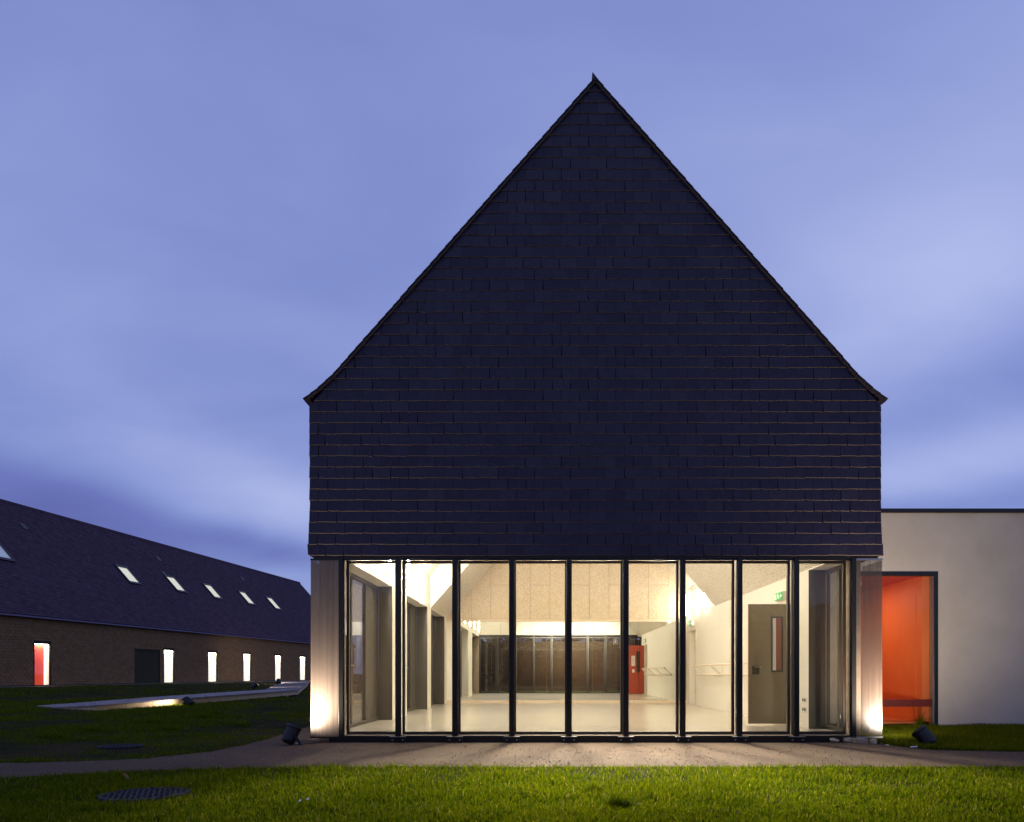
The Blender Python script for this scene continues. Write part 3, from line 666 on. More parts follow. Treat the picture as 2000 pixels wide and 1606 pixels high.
B(WX0+.071, WX1-.089, YW+.03, YW+.038, .081, WZ1-.076).build('pane', M_glass3, wf)
B(7.01, 7.22, YW+.305, 17.5, .12, 2.815).build('lobby_side_wall', M_orange, wing)
B(5.2, 5.5, YW+.305, 17.5, .12, 2.815).build('lobby_side_wall', M_orange, wing)
B(5.5, 7.01, 17.2, 17.5, .12, 2.815).build('lobby_rear_wall', M_orange, wing)
B(7.02, WX1-.09, YW+.11, YW+.3045, .0815, 2.88).build('window_reveal', M_orange, wing)
B(5.2, 7.22, YW+.11, 17.5, 2.8155, 2.9).build('lobby_ceiling', M_red, wing)
B(5.2, 7.22, YW+.11, 17.5, .04, .1195).build('lobby_floor', M_orange, wing)
B(XR+.02, 17, YW+.31, 17.6, 3.0, 3.96).build('roof', M_coping, wing)
B(7.25, 17, YW+.31, 17.6, .0, 2.99).build('wall', M_render, wing)
bench = thing('bench', 'dark red bench seat spanning the orange window inside', 'bench', (6.3, YW+.35, .12))
M_dred = mat('dark_red_board', (.13, .010, .005), .55)
B(5.63, 7.16, YW+.05, YW+.1085, .40, .53).build('front_board', M_dred, bench, bevel=.004); B(5.505, 7.005, YW+.1095, YW+.50, .46, .525).build('seat', M_red, bench, bevel=.006)
for x in (5.6, 6.1): B(x, x+.05, YW+.2, YW+.45, .1205, .4595).build('leg', M_red, bench)
cl_ = thing('ceiling_lamp', 'ceiling lamp out of sight in the orange lobby', 'lamp', (6.0, 15.0, 2.7))
B(5.6, 6.3, 14.2, 15.2, 2.77, 2.8145).build('housing', M_wplastic, cl_)
B(5.63, 6.27, 14.23, 15.17, 2.762, 2.7695).build('diffuser', lamp_mat('lobby_diffuser', 14, (1, .82, .6)), cl_)

# ------------------------------------------------------------------ long building on the left
K = .1186; LX0 = -29.0
ldir = Vector((K, 1, 0)).normalized(); lnor = Vector((1, -K, 0)).normalized()      # along the wall / out of the wall towards the lawn
P0 = Vector((LX0, 0, 0))
GB = .36                                                                            # its ground level
EAVE, HALF = 3.95, 6.0; LP = 1.12; RIDGE = EAVE+HALF*LP
def LW(s, out, z): p = P0+ldir*s+lnor*out; return (p.x, p.y, z)
def s_of(px, out=0.0):                  # distance along the wall seen at picture column px
    k = (px-VPX)/FPX; q = P0+lnor*out   # (q.x+ldir.x*s) = k*(q.y+ldir.y*s)
    return (k*q.y-q.x)/(ldir.x-k*ldir.y)
SA, SB = 22.0, s_of(585, -HALF)
longb = thing('long_building', 'long low building with slate roof, brown tiled wall and glowing doorways', 'building', LW((SA+SB)/2, -HALF, GB))
def lbox(mb, s0, s1, o0, o1, z0, z1, mi=0):
    return mb.hexa([LW(s0, o0, z0), LW(s1, o0, z0), LW(s1, o1, z0), LW(s0, o1, z0), LW(s0, o0, z1), LW(s1, o0, z1), LW(s1, o1, z1), LW(s0, o1, z1)], mi)
doors = [(65, 99), (319, 340), (405.5, 424), (474.5, 490), (536.5, 549.5), (585, 597)]
D = [(s_of(a), s_of(b)) for a, b in doors]; DZ0, DZ1 = GB+.06, GB+2.16
SH = (s_of(262), s_of(312)); 
ops = sorted([(a, b, DZ0, DZ1) for a, b in D]+[(SH[0], SH[1], GB-.2, GB+2.02)])
mb = MB(); s = SA
for a, b, z0, z1 in ops:
    lbox(mb, s, a, -.30, 0, GB-.4, EAVE); lbox(mb, a, b, -.30, 0, z1, EAVE); lbox(mb, a, b, -.30, 0, GB-.4, z0); s = b
lbox(mb, s, SB, -.30, 0, GB-.4, EAVE); mb.build('wall', mat('dark_wall_underlay', (.035, .026, .018), .9), longb)
# hung tiles on the wall
mb = MB(); TH, TW = .145, .25; nr = int((EAVE-GB-.12)/TH); rr = random.Random(5)
for r_ in range(nr):
    z = GB+.10+r_*TH; s = SA+(r_ % 2)*TW/2+rr.uniform(-.02, .02)
    while s < SB-.1:
        s1 = s+TW-.014; mid = (s+s1)/2; segs = [(s, s1)]
        for a, b, z0, z1 in ops:
            if z+TH > z0+.02 and z < z1-.02:
                new = []
                for u, v in segs:
                    if v <= a or u >= b: new.append((u, v)); continue
                    if u < a-.03: new.append((u, a))
                    if v > b+.03: new.append((b, v))
                segs = new
        for u, v in segs:
            o = .030+rr.uniform(0, .008); jz = rr.uniform(-.004, .004)
            mb.hexa([LW(u, .004, z+jz), LW(v, .004, z+jz), LW(v, o, z+jz), LW(u, o, z+jz), LW(u, .004, z+TH), LW(v, .004, z+TH), LW(v, .010, z+TH), LW(u, .010, z+TH)])
        s += TW
mb.build('wall_tiles', M_tile, longb, kind='stuff')
lbox(MB(), SA, SB, .0005, .012, GB-.3, GB+.095).build('plinth', M_black, longb)
# roof
mb = MB(); OV = .22
def roofp(s, u, h=0.):                       # u: metres measured horizontally back from the eave, h above the surface
    return LW(s, OV-u+h*.746, EAVE-OV*LP*.5+u*LP*(RIDGE-EAVE+OV*LP*.5)/((HALF+OV)*LP)+h*.666)
mb.hexa([roofp(SA, 0, -.15), roofp(SB, 0, -.15), roofp(SB, HALF+OV, -.15), roofp(SA, HALF+OV, -.15), roofp(SA, 0), roofp(SB, 0), roofp(SB, HALF+OV), roofp(SA, HALF+OV)])
far_ = lambda s, z: LW(s, -2*HALF-OV, z)
e0 = EAVE-OV*LP*.5
mb.hexa([far_(SA, e0-.2), far_(SB, e0-.2), roofp(SB, HALF+OV, -.25), roofp(SA, HALF+OV, -.25), far_(SA, e0), far_(SB, e0), roofp(SB, HALF+OV, .001), roofp(SA, HALF+OV, .001)])
roof = mb.build('roof', M_core, longb)
mb = MB(); LU = HALF+OV; RU = .115; sw = .25
nu = int(LU/RU)
for r_ in range(nu+1):
    u = r_*RU; s = SA+(r_ % 2)*sw/2
    u2 = min(u+RU+.01, LU)
    while s < SB-.02:
        s1 = min(s+sw-.006, SB); j = rr.uniform(0, .006)
        mb.poly([roofp(s, u, .004), roofp(s1, u, .004), roofp(s1, u, .017+j), roofp(s, u, .017+j), roofp(s1, u2, .005), roofp(s, u2, .005)], [(0, 1, 2, 3), (3, 2, 4, 5), (1, 4, 2), (0, 3, 5)]); s += sw
mb.build('roof_slates', M_roofslate, roof, kind='stuff')
MB().hexa([roofp(SA, LU-.12, .02), roofp(SB, LU-.12, .02), roofp(SB, LU+.05, .0), roofp(SA, LU+.05, .0), roofp(SA, LU-.02, .09), roofp(SB, LU-.02, .09), roofp(SB, LU+.05, .07), roofp(SA, LU+.05, .07)]).build('ridge_cap', M_roofslate, roof)
mb = MB(); zg = e0-.055
lbox(mb, SA, SB, OV-.05, OV+.055, zg-.05, zg+.02, 0); lbox(mb, SA, SB, .03, OV-.051, zg-.03, zg-.015, 1)
mb.build('gutter', [M_gutter, M_core], longb)
lbox(MB(), SA+.05, SB-.1, -2*HALF, -.31, GB-.4, EAVE-.3).build('building_body', M_concrete, longb)
MB().poly([LW(SB-.02, 0, EAVE), LW(SB-.02, -2*HALF, EAVE), LW(SB-.02, -HALF, RIDGE-.2), LW(SB-.12, 0, EAVE), LW(SB-.12, -2*HALF, EAVE), LW(SB-.12, -HALF, RIDGE-.2)], [(0, 1, 2), (5, 4, 3), (0, 3, 4, 1), (1, 4, 5, 2), (2, 5, 3, 0)]).build('far_gable', M_concrete, longb)
# glowing doorways: lit lobby box, red or white inner panel, glass in front
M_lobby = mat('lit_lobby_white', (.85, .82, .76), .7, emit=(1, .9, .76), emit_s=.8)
for k, (a, b) in enumerate(D):
    red = k in (0, 4)
    fr = MB(); lbox(fr, a, a+.05, -.06, .03, DZ0, DZ1); lbox(fr, b-.05, b, -.06, .03, DZ0, DZ1); lbox(fr, a+.051, b-.051, -.06, .03, DZ1-.05, DZ1); lbox(fr, a+.051, b-.051, -.06, .03, DZ0, DZ0+.04)
    dw = fr.build('doorway', M_fascia if False else M_darkgrey, longb)
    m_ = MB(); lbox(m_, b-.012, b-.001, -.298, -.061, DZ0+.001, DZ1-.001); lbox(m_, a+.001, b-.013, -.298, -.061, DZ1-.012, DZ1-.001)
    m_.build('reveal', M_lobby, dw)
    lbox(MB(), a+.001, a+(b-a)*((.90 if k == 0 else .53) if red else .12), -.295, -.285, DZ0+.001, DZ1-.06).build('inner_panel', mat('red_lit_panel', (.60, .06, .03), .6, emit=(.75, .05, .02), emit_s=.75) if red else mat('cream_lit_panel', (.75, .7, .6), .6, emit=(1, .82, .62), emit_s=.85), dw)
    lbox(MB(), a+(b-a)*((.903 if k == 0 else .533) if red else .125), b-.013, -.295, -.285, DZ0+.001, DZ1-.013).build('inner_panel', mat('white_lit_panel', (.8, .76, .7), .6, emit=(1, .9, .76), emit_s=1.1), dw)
    lbox(MB(), a+.06, b-.06, -.29, -.07, DZ1-.055, DZ1-.0125).build('light_strip', lamp_mat('doorway_lamp', 34, (1, .86, .68)), dw)
    lbox(MB(), a+.0505, b-.0505, -.02, -.012, DZ0+.041, DZ1-.051).build('pane', M_glass, dw)
    lbox(MB(), a, b, .013, .25, DZ0-.06, DZ0-.01).build('threshold', M_concrete, dw)
lbox(MB(), SH[0]+.002, SH[1]-.002, -.08, -.03, GB-.1, GB+2.015).build('metal_door', M_darkgrey, longb)
# skylights and vents, set on the slope where the picture shows them
def on_roof(px, py):
    d = Vector(((px-VPX)/FPX, 1, (VPY-py)/FPX)); a, b, c = Vector(roofp(SA, 0)), Vector(roofp(SB, 0)), Vector(roofp(SA, LU))
    n = (b-a).cross(c-a); o = Vector((0, 0, EYE)); p = o+d*((a-o).dot(n)/d.dot(n)); q = p-Vector(LW(0, OV, 0)); return q.dot(ldir), -q.dot(lnor)
M_sky_on = mat('lit_skylight_glass', (.08, .08, .07), .2, 0., .2, emit=(.95, .95, .80), emit_s=.66)
M_sky_off = mat('dim_skylight_glass', (.30, .33, .38), .08, emit=(.28, .34, .42), emit_s=.45)
s1_, u1_ = on_roof(249, 1124)
sv = [s_of(0)]
for k, (px, py) in enumerate(((2, 1080), (249, 1124), (341, 1141), (414, 1156), (480, 1168), (533, 1179))):
    s, u = on_roof(px, py)
    if k == 0: u = u1_; 
    else: u = u1_+(u-u1_)*.3
    hs, hu = .56, .54
    if k == 0: s = s1_-(on_roof(341, 1141)[0]-s1_)*1.98
    ring = lambda S0, S1, U0, U1, h0, h1: [roofp(S0, U0, h0), roofp(S1, U0, h0), roofp(S1, U1, h0), roofp(S0, U1, h0), roofp(S0, U0, h1), roofp(S1, U0, h1), roofp(S1, U1, h1), roofp(S0, U1, h1)]
    fr = MB(); t_ = .115
    fr.hexa(ring(s-hs, s+hs, u-hu, u-hu+t_, .01, .09)); fr.hexa(ring(s-hs, s+hs, u+hu-t_, u+hu, .01, .09)); fr.hexa(ring(s-hs, s-hs+t_, u-hu+t_+.001, u+hu-t_-.001, .01, .09)); fr.hexa(ring(s+hs-t_, s+hs, u-hu+t_+.001, u+hu-t_-.001, .01, .09))
    fo = fr.build('skylight', M_coping, longb)
    MB().hexa(ring(s-hs+t_+.001, s+hs-t_-.001, u-hu+t_+.001, u+hu-t_-.001, .02, .05)).build('pane', M_sky_off if k == 0 else M_sky_on, fo)
for px, py in ((46, 1029), (309, 1092), (321, 1122), (473, 1131)):
    s, u = on_roof(px, py); MB().hexa([roofp(s-.17, u-.16, .012), roofp(s+.17, u-.16, .012), roofp(s+.17, u+.16, .012), roofp(s-.17, u+.16, .012), roofp(s-.17, u-.16, .05), roofp(s+.17, u-.16, .05), roofp(s+.17, u+.16, .04), roofp(s-.17, u+.16, .04)]).build('roof_vent', M_coping, longb)
# paved strip along its foot
st = MB()
for i in range(40):
    a, b = SA+(SB-SA)*i/40, SA+(SB-SA)*(i+1)/40
    pts = [LW(a, .02, 0), LW(b, .02, 0), LW(b, .95, 0), LW(a, .95, 0)]
    st.poly([(x, y, float(gz(x, y))+.02) for x, y, _ in pts], [(0, 1, 2, 3)])
struct(st.build('paved_strip', mat('pale_paving', rough=.9, fn=mottle((.24, .18, .14), (.36, .28, .22), 3, bs=.3))))

# ------------------------------------------------------------------ boardwalk
walk = thing('boardwalk', 'raised timber boardwalk ramp crossing the lawn to the long building', 'boardwalk', (-10, 22, 0))
def dk(px, py, z): return at(px, py, (EYE-z)*FPX/(py-VPY))
F = [dk(108, 1381.5, .17), dk(190, 1377.6, .26), dk(300, 1368.8, .30), dk(405, 1360.6, .33), dk(517, 1352.5, .36), dk(583, 1347.5, .37)]
Bk = [dk(72, 1378.6, .17), dk(190, 1369.7, .26), dk(330, 1359.3, .30), dk(405, 1354.2, .33), dk(480, 1349.4, .36), dk(517, 1347.2, .37)]
def along(P, t):
    t = t*(len(P)-1); i = min(int(t), len(P)-2); return P[i].lerp(P[i+1], t-i)
plank_n = 72
for i in range(plank_n):
    t0, t1 = i/plank_n, (i+.93)/plank_n; a, b, c, d = along(F, t0), along(F, t1), along(Bk, t1), along(Bk, t0); z = Vector((0, 0, .03)); j = Vector((0, 0, random.uniform(-.003, .003)))
    MB().hexa([a-z+j, b-z+j, c-z+j, d-z+j, a+j, b+j, c+j, d+j]).build('deck_plank', M_deck, walk)
G1, G2 = dk(606, 1330.9, .385), dk(555, 1331.1, .385)                # second leg, up to the last doorway
mb = MB(); n2 = 210
for i in range(n2):
    t0, t1 = i/n2, (i+.90)/n2; a, b, c, d = F[-1].lerp(G1, t0), F[-1].lerp(G1, t1), Bk[-1].lerp(G2, t1), Bk[-1].lerp(G2, t0); z = Vector((0, 0, .03)); j = Vector((0, 0, random.uniform(-.006, .006)))
    mb.hexa([a-z+j, b-z+j, c-z+j, d-z+j, a+j, b+j, c+j, d+j])
mb.build('deck_planks', M_deck, walk, kind='stuff')
inw = Vector((-.04, .05, 0))
for i in range(len(F)-1):
    n = 2
    for k in range(n):
        a, b = F[i].lerp(F[i+1], k/n)+inw, F[i].lerp(F[i+1], (k+.985)/n)+inw
        h = .16; MB().hexa([a+Vector((0, 0, -.031-h)), b+Vector((0, 0, -.031-h)), b+Vector((-.03, .03, -.031-h)), a+Vector((-.03, .03, -.031-h)), a+Vector((0, 0, -.031)), b+Vector((0, 0, -.031)), b+Vector((-.03, .03, -.031)), a+Vector((-.03, .03, -.031))]).build('side_board', M_fascia, walk)
a, b = F[-1]+Vector((-.03, .0, 0)), G1+Vector((-.03, 0, 0))
MB().hexa([a+Vector((0, 0, -.2)), b+Vector((0, 0, -.2)), b+Vector((-.04, 0, -.2)), a+Vector((-.04, 0, -.2)), a+Vector((0, 0, -.031)), b+Vector((0, 0, -.031)), b+Vector((-.04, 0, -.031)), a+Vector((-.04, 0, -.031))]).build('side_board', M_fascia, walk)
for t_ in (.50, .63, .735, .80, .93):
    p = along(F, t_)+Vector((-.10, .12, 0)); g_ = float(gz(p.x, p.y)); B(p.x-.06, p.x+.06, p.y-.06, p.y+.06, g_-.1, p.z-.0315).build('post', M_fascia, walk)

# ------------------------------------------------------------------ floodlights
def floodlight(c, axis, label, scale=1., energy=0., cone=80, blend=.6, base=None, aim=None, col=WARM):
    c = Vector(c); ax = Vector(axis).normalized(); gzv = float(gz(c.x, c.y))
    t = thing('floodlight', label, 'floodlight', (c.x, c.y, gzv), 'black ground floodlights')
    L, r = .27*scale, .105*scale; o = c-ax*L/2
    prof = [(0, 0), (r*.55, .004*scale), (r*.80, .022*scale), (r*.90, .05*scale)]
    z = .06*scale
    while z < L-.05*scale: prof += [(r*.90, z), (r*.98, z+.002*scale), (r*.98, z+.010*scale), (r*.90, z+.012*scale)]; z += .022*scale
    prof += [(r*1.0, L-.04*scale), (r*1.06, L-.035*scale), (r*1.06, L), (r*.93, L), (r*.90, L-.02*scale), (0, L-.021*scale)]
    MB().lathe(prof, o, ax, 28).build('housing', M_black, t, smooth=True)
    MB().lathe([(0, 0), (r*.88, 0), (r*.88, .004), (0, .004)], o+ax*(L-.019*scale), ax, 24).build('lens', M_lens if energy else M_darkgrey, t)
    side = ax.cross(Vector((0, 0, 1))).normalized(); bp = Vector(base) if base else Vector((c.x, c.y, 0)); bp.z = gzv+.012
    m_ = MB()
    for s_ in (-1, 1):
        m_.bar(c+side*(s_*(r+.012)), bp+side*(s_*(r+.012))+Vector((0, 0, .0)), .012*scale, .035*scale)
    m_.bar(bp-side*(r+.02), bp+side*(r+.02), .05*scale, .014); m_.build('bracket', M_black, t)
    MB().box(bp.x-.08*scale, bp.x+.08*scale, bp.y-.05*scale, bp.y+.05*scale, gzv-.01, gzv+.012).build('base_plate', M_black, t)
    if energy:
        lt = bpy.data.lights.new('floodlight_beam', 'SPOT'); lt.energy = energy; lt.spot_size = R(cone); lt.spot_blend = blend; lt.color = col; lt.shadow_soft_size = .09
        lo = bpy.data.objects.new('floodlight_beam', lt); COL.objects.link(lo); lo.parent = t; p = o+ax*(L+.03)
        lo.location = p-t.location; lo.rotation_mode = 'QUATERNION'; lo.rotation_quaternion = (Vector(aim)-p if aim else ax).to_track_quat('-Z', 'Y')
    return t
floodlight((-3.57, 10.12, .150), (.30, .30, .9), 'black floodlight on the gravel by the left corner of the glass front', energy=FLOOD_LEFT, cone=168, blend=1, base=(-3.50, 10.15, 0), aim=(-3.30, 11.1, 1.5))
floodlight((5.25, 9.86, .135), (-.52, .45, .72), 'black ribbed floodlight in the grass before the orange window', energy=FLOOD_RIGHT, cone=134, blend=1, base=(5.33, 9.80, 0), aim=(5.45, 13.2, 3.5))
p = at(369, 1371.5, 19.3); floodlight((p.x, p.y, p.z), (-.75, .35, .35), 'black floodlight lying against the boardwalk side board', 1.0, 120, 155, 1.0, aim=(p.x-2.4, p.y-.55, .22))
p = at(497, 1342, 33); floodlight((p.x, p.y, p.z+.05), (.6, .2, .6), 'tiny floodlight on the lawn behind the boardwalk', 1.1, 160, 130, 1.0, aim=(p.x+1.4, p.y+.9, .3))
p = at(544, 1333, 48); floodlight((p.x, p.y, p.z+.06), (-.3, .7, .6), 'distant floodlight beside the far end of the boardwalk', 1.2, 480, 140, 1.0, aim=LW(s_of(575), 0, 1.8))

# ------------------------------------------------------------------ small things on the ground
def disc_cover(px, py, Y, rx, label, grp):
    c = at(px, py, Y); t = thing('manhole_cover', label, 'manhole cover', (c.x, c.y, 0), grp); zz_ = float(gz(c.x, c.y))
    MB().lathe([(0, .022), (rx*.93, .022), (rx*.935, .016), (rx*.95, .016), (rx*.955, .024), (rx, .024), (rx, -.02)], (c.x, c.y, zz_+.004), (0, 0, 1), 40).build('lid', M_iron, t)
    m_ = MB(); st_ = .045; n = int(rx/st_)
    for i in range(-n, n+1):
        for j in range(-n, n+1):
            x, y = i*st_+(j % 2)*st_/2, j*st_
            if math.hypot(x, y) < rx*.88:
                a = .6 if (i+j) % 2 else -.6; dx_, dy_ = math.cos(a)*.014, math.sin(a)*.014
                m_.bar((c.x+x-dx_, c.y+y-dy_, zz_+.029), (c.x+x+dx_, c.y+y+dy_, zz_+.029), .010, .007)
    m_.build('tread_pattern', M_iron, t, kind='stuff'); return c.x, c.y, rx
covers = [disc_cover(284, 1556, 5.90, .335, 'round studded iron manhole cover in the front lawn', 'iron manhole covers'), disc_cover(236, 1461.5, 9.72, .27, 'far iron manhole cover sunk in the lawn across the path', 'iron manhole covers')]
def rock(name, c, r, label, seed, m_=M_stone, grp=None, flat=.7):
    bm = bmesh.new(); bmesh.ops.create_icosphere(bm, subdivisions=2, radius=1); q = random.Random(seed)
    k = [(Vector((q.gauss(0, 1), q.gauss(0, 1), q.gauss(0, 1))).normalized(), q.uniform(.55, .9)) for _ in range(9)]
    for v in bm.verts:
        for n_, d_ in k:
            e_ = v.co.dot(n_)-d_
            if e_ > 0: v.co -= n_*e_
        v.co = Vector((v.co.x*r[0], v.co.y*r[1], v.co.z*r[2]))
    me = bpy.data.meshes.new(name); bm.to_mesh(me); bm.free(); me.materials.append(m_)
    o = bpy.data.objects.new(name, me); COL.objects.link(o); o.location = c; tag(o, label, 'stone' if name == 'stone' else name.replace('_', ' '), grp); return o
rock('stone', at(1706, 1447, 10.2)+Vector((0, 0, -.01)), (.05, .045, .055), 'pale upright stone under the right glass corner', 3)
rock('stone', at(1733, 1456.5, 10.05), (.04, .035, .024), 'rounded whitish stone at the grass edge', 5)
rock('stone', at(1655, 1445, 10.35), (.07, .045, .04), 'buff rubble stone below the last window', 9)
rock('stone', at(1628, 1446, 10.33), (.085, .05, .035), 'broad flat rubble stone under the ninth bay', 12)
o = MB().box(*[v for v in (at(1668, 0, 10.40).x, at(1694, 0, 10.40).x)], 10.36, 10.50, .0, .068).build('concrete_block', M_concrete, bevel=.006); tag(o, 'grey concrete block beneath the right corner screen', 'block')
for k, (px, py, r_) in enumerate(((1722, 1453, .018), (1742, 1459, .014), (1751, 1461, .016), (1715, 1449, .016), (1760, 1464, .011), (1778, 1465, .010))):
    rock('stone', at(px, py, 1.01*FPX/(py-VPY)), (r_*1.2, r_, r_*.7), ['small pebble near the round whitish stone', 'small stone at the bend of the grass edge', 'small pebble on the gravel rim by the grass', 'small chip beside the upright stone', 'tiny pebble on the path edge below the floodlight', 'tiniest pebble near the floodlight foot'][k], 20+k)
c = at(1786, 1464, 9.6); o = MB().bar((c.x-.045, c.y, .03), (c.x+.045, c.y+.02, .032), .022, .012).build('litter', M_paper); tag(o, 'scrap of white litter in the grass by the right floodlight', 'litter')
c = at(601, 1574, 5.45)
for k, (dx_, dy_, lb) in enumerate(((0, 0, 'white scrap of litter in the front lawn'), (-.035, -.07, 'smaller white scrap lying beside the first in the lawn'))):
    o = MB().hexa([(c.x+dx_-.009, c.y+dy_-.012, .050), (c.x+dx_+.011, c.y+dy_-.008, .056), (c.x+dx_+.006, c.y+dy_+.012, .064), (c.x+dx_-.008, c.y+dy_+.012, .060), (c.x+dx_-.009, c.y+dy_-.012, .053), (c.x+dx_+.011, c.y+dy_-.008, .059), (c.x+dx_+.006, c.y+dy_+.012, .067), (c.x+dx_-.008, c.y+dy_+.012, .063)]).build('litter', M_paper); tag(o, lb, 'litter')
c = at(245, 1528, 6.65); o = MB().hexa([(c.x-.03, c.y, .075), (c.x+.025, c.y-.01, .03), (c.x+.03, c.y+.02, .035), (c.x-.02, c.y+.02, .085), (c.x-.028, c.y, .08), (c.x+.025, c.y-.01, .034), (c.x+.03, c.y+.02, .039), (c.x-.018, c.y+.02, .09)]).build('leaf', M_leaf); tag(o, 'brown dead leaf caught in the dark front lawn', 'leaf')
# cable from the left floodlight
MB().tube([(-3.45, 10.17, .014), (-3.38, 10.22, .012), (-3.30, 10.30, .012), (-3.22, 10.45, .012)], .006, 6).build('cable', M_black); tag(bpy.data.objects['cable'], 'thin black cable from the left floodlight to the wall', 'cable')

# ------------------------------------------------------------------ grass
def grass_fn(t, b):
    a = t.node('ShaderNodeAttribute'); a.attribute_name = 'blade'; a.attribute_type = 'GEOMETRY'
    sp = t.node('ShaderNodeSeparateXYZ'); t.L.new(a.outputs['Vector'], sp.inputs[0]); rnd, hgt, dry = sp.outputs
    c = t.mix(rnd, (.032, .076, .001, 1), (.100, .138, .001, 1))
    r2 = t.m('FRACT', t.m('MULTIPLY', rnd, 17.3))
    c = t.mix(t.m('MULTIPLY', t.m('POWER', hgt, 1.5), t.m('MULTIPLY', r2, .65)), c, (.26, .215, .010, 1))
    c = t.mix(dry, c, (.34, .26, .08, 1))
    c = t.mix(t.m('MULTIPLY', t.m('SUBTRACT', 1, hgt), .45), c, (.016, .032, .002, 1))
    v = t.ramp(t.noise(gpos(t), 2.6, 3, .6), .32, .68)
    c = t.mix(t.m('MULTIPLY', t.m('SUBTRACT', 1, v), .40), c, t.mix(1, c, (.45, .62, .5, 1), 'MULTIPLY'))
    t.L.new(c, b.inputs['Base Color'])
    tl = t.node('ShaderNodeBsdfTranslucent'); t.L.new(t.mix(1, c, (1.5, 1.5, 1.1, 1), 'MULTIPLY'), tl.inputs[0]); mx = t.node('ShaderNodeMixShader'); mx.inputs[0].default_value = .5
    out = [n for n in t.N if n.type == 'OUTPUT_MATERIAL'][0]
    t.L.new(b.outputs[0], mx.inputs[1]); t.L.new(tl.outputs[0], mx.inputs[2]); t.L.new(mx.outputs[0], out.inputs[0])
M_grass = mat('grass_blade', rough=.7, spec=.02, fn=grass_fn)
def grass(name, X, Y, H, W, label, lean=.45, dryp=.07):
    n = len(X); Z = gz(X, Y); th = rng.uniform(0, 2*np.pi, n); ld = rng.uniform(0, 2*np.pi, n); le = np.abs(rng.normal(0, lean, n))+.08
    seg = [0, .45, .8, 1.0]; wd = [1, .85, .5, 0]
    cx, sx = np.cos(th), np.sin(th); lx, ly = np.cos(ld), np.sin(ld)
    V = np.zeros((n, 7, 3), np.float32); A = np.zeros((n, 7, 3), np.float32); rnd = rng.random(n); dry = np.where(rng.random(n) < dryp, rng.uniform(.4, 1, n), 0)
    k = 0
    for s, ww in zip(seg, wd):
        hx = H*s; off = H*le*s*s; zz_ = Z+hx*np.sqrt(np.clip(1-.45*(le*s)**2, .15, 1))-.004
        px, py = X+lx*off, Y+ly*off
        for sgn in ((-1, 1) if ww else (0,)):
            V[:, k, 0] = px+sgn*cx*W*ww/2; V[:, k, 1] = py+sgn*sx*W*ww/2; V[:, k, 2] = zz_; A[:, k, 0] = rnd; A[:, k, 1] = s; A[:, k, 2] = dry; k += 1
    T = np.array([[0, 1, 3], [0, 3, 2], [2, 3, 5], [2, 5, 4], [4, 5, 6]]); Fc = (T[None]+(np.arange(n)*7)[:, None, None]).reshape(-1)
    me = bpy.data.meshes.new(name); me.vertices.add(n*7); me.vertices.foreach_set('co', V.ravel()); nf = n*5
    me.loops.add(nf*3); me.loops.foreach_set('vertex_index', Fc.astype(np.int32)); me.polygons.add(nf); me.polygons.foreach_set('loop_start', np.arange(0, nf*3, 3, dtype=np.int32))
    at_ = me.attributes.new('blade', 'FLOAT_VECTOR', 'POINT'); at_.data.foreach_set('vector', A.ravel().astype(np.float32))
    me.update(); me.validate(); me.materials.append(M_grass)
    o = bpy.data.objects.new(name, me); COL.objects.link(o); o['kind'] = 'stuff'; o['label'] = label; return o
def spread(n, ya, yb, kl, kr, power=2.0):
    """points spread over a wedge of lawn, thinning with distance"""
    u = rng.random(n); Y = 1/((1/ya)*(1-u)+(1/yb)*u) if power == 2 else ya+(yb-ya)*u
    X = Y*rng.uniform(kl, kr, n); return X, Y
def off_cover(X, Y):
    k = np.ones(len(X), bool)
    for cx, cy, r_ in covers: k &= np.hypot(X-cx, (Y-cy+.10)*.92) > r_*(.78+.26*rng.random(len(X)))
    return k
# front lawn
X, Y = spread(235000, 4.1, 8.2, -1.0, .92); k = ~inside(path_poly, X, Y) & (Y < 8.0) & off_cover(X, Y)
X, Y = X[k], Y[k]; d = vnoise(X*2.2, Y*2.2, 1)*.6+vnoise(X*7, Y*7, 2)*.4
k = rng.random(len(X)) < .55+.6*d; X, Y, d = X[k], Y[k], d[k]
grass('grass', X, Y, (.026+.046*d)*rng.uniform(.5, 1.45, len(X)), rng.uniform(.005, .0105, len(X)), 'lit mown lawn in front of the gravel path', .5, .045)
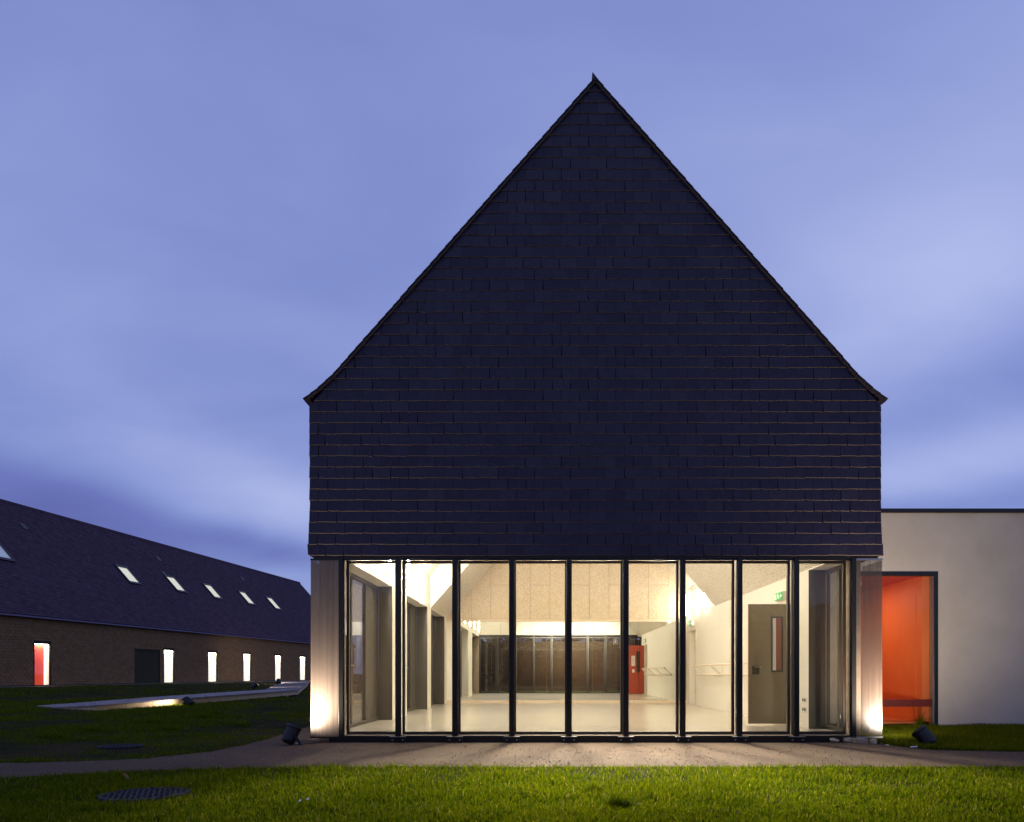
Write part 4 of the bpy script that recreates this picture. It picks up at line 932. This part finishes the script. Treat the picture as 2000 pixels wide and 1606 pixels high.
# lawn to the left of the path and round the boardwalk
X, Y = spread(420000, 6.6, 62, -.86, -.05)
wallx = LX0+K*Y
deckq = [(p.x, p.y) for p in F]+[(G1.x, G1.y), (G2.x, G2.y)]+[(p.x, p.y) for p in Bk[::-1]]
k = ~inside(path_poly, X, Y) & (X < -4.05) & (X > wallx+1.0) & off_cover(X, Y) & ~inside(deckq, X, Y) & ~((Y < 8.3) & (X > -5)) & ~((Y < 7.6))
k &= ~inside(rough_edge(near_edge)+[(-12, 0), (15, 0)], X, Y)
X, Y = X[k], Y[k]; d = vnoise(X*.55, Y*.45, 7)*.45+vnoise(X*1.7, Y*1.5, 8)*.3+vnoise(X*5, Y*4, 9)*.25
k = rng.random(len(X)) < np.clip((d-.30)*3.2, .10, 1); X, Y, d = X[k], Y[k], d[k]
sc = np.clip(Y/14, .75, 2.4)
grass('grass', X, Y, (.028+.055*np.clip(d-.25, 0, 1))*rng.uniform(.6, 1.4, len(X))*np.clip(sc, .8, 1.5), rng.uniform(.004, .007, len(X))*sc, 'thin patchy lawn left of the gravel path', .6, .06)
# verge in front of the wing
X = rng.uniform(4.7, 9.6, 110000); Y = rng.uniform(9.1, 13.25, 110000); k = ~inside(path_poly, X, Y) & (X > 4.85)
X, Y = X[k], Y[k]; d = vnoise(X*1.5, Y*1.5, 4)
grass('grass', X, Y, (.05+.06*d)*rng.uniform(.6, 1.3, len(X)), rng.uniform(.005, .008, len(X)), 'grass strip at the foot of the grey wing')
# tufts and weeds
def tuft(px, py, n, h, spread_, label, name='grass_tuft', cat='grass tuft'):
    Yp = 1.01*FPX/(py-VPY); c = at(px, py, Yp)
    X = c.x+rng.normal(0, spread_, n); Y = c.y+rng.normal(0, spread_*.7, n)
    o = grass(name, X, Y, h*rng.uniform(.5, 1.2, n), rng.uniform(.004, .008, n)*max(1, Yp/8), label, .75, .03); tag(o, label, cat, 'tufts in the lawns')
tuft(1212, 1578, 420, .12, .055, 'dark coarse tuft low in the front lawn, right of centre')
tuft(1160, 1548, 200, .10, .04, 'small dark tuft above the coarse one in the front lawn')
tuft(1800, 1455, 260, .10, .09, 'leafy tuft at the foot of the right floodlight')
tuft(1797, 1425, 60, .30, .03, 'tall stray stems growing against the orange window frame')
for k, (px, py) in enumerate(((175, 1437), (330, 1431), (300, 1420), (105, 1450), (420, 1402), (470, 1420), (395, 1408))):
    tuft(px, py, 200, .13, .12, ['weedy tuft in the left lawn above the far manhole cover', 'bright weedy tuft in the left lawn, right of the far cover', 'weedy tuft in the middle of the dark left lawn', 'low tuft in the left lawn near the path edge', 'tuft nearer the boardwalk on the left lawn', 'tuft close to the glass front on the left lawn', 'tuft amid the thin grass below the boardwalk floodlight'][k])
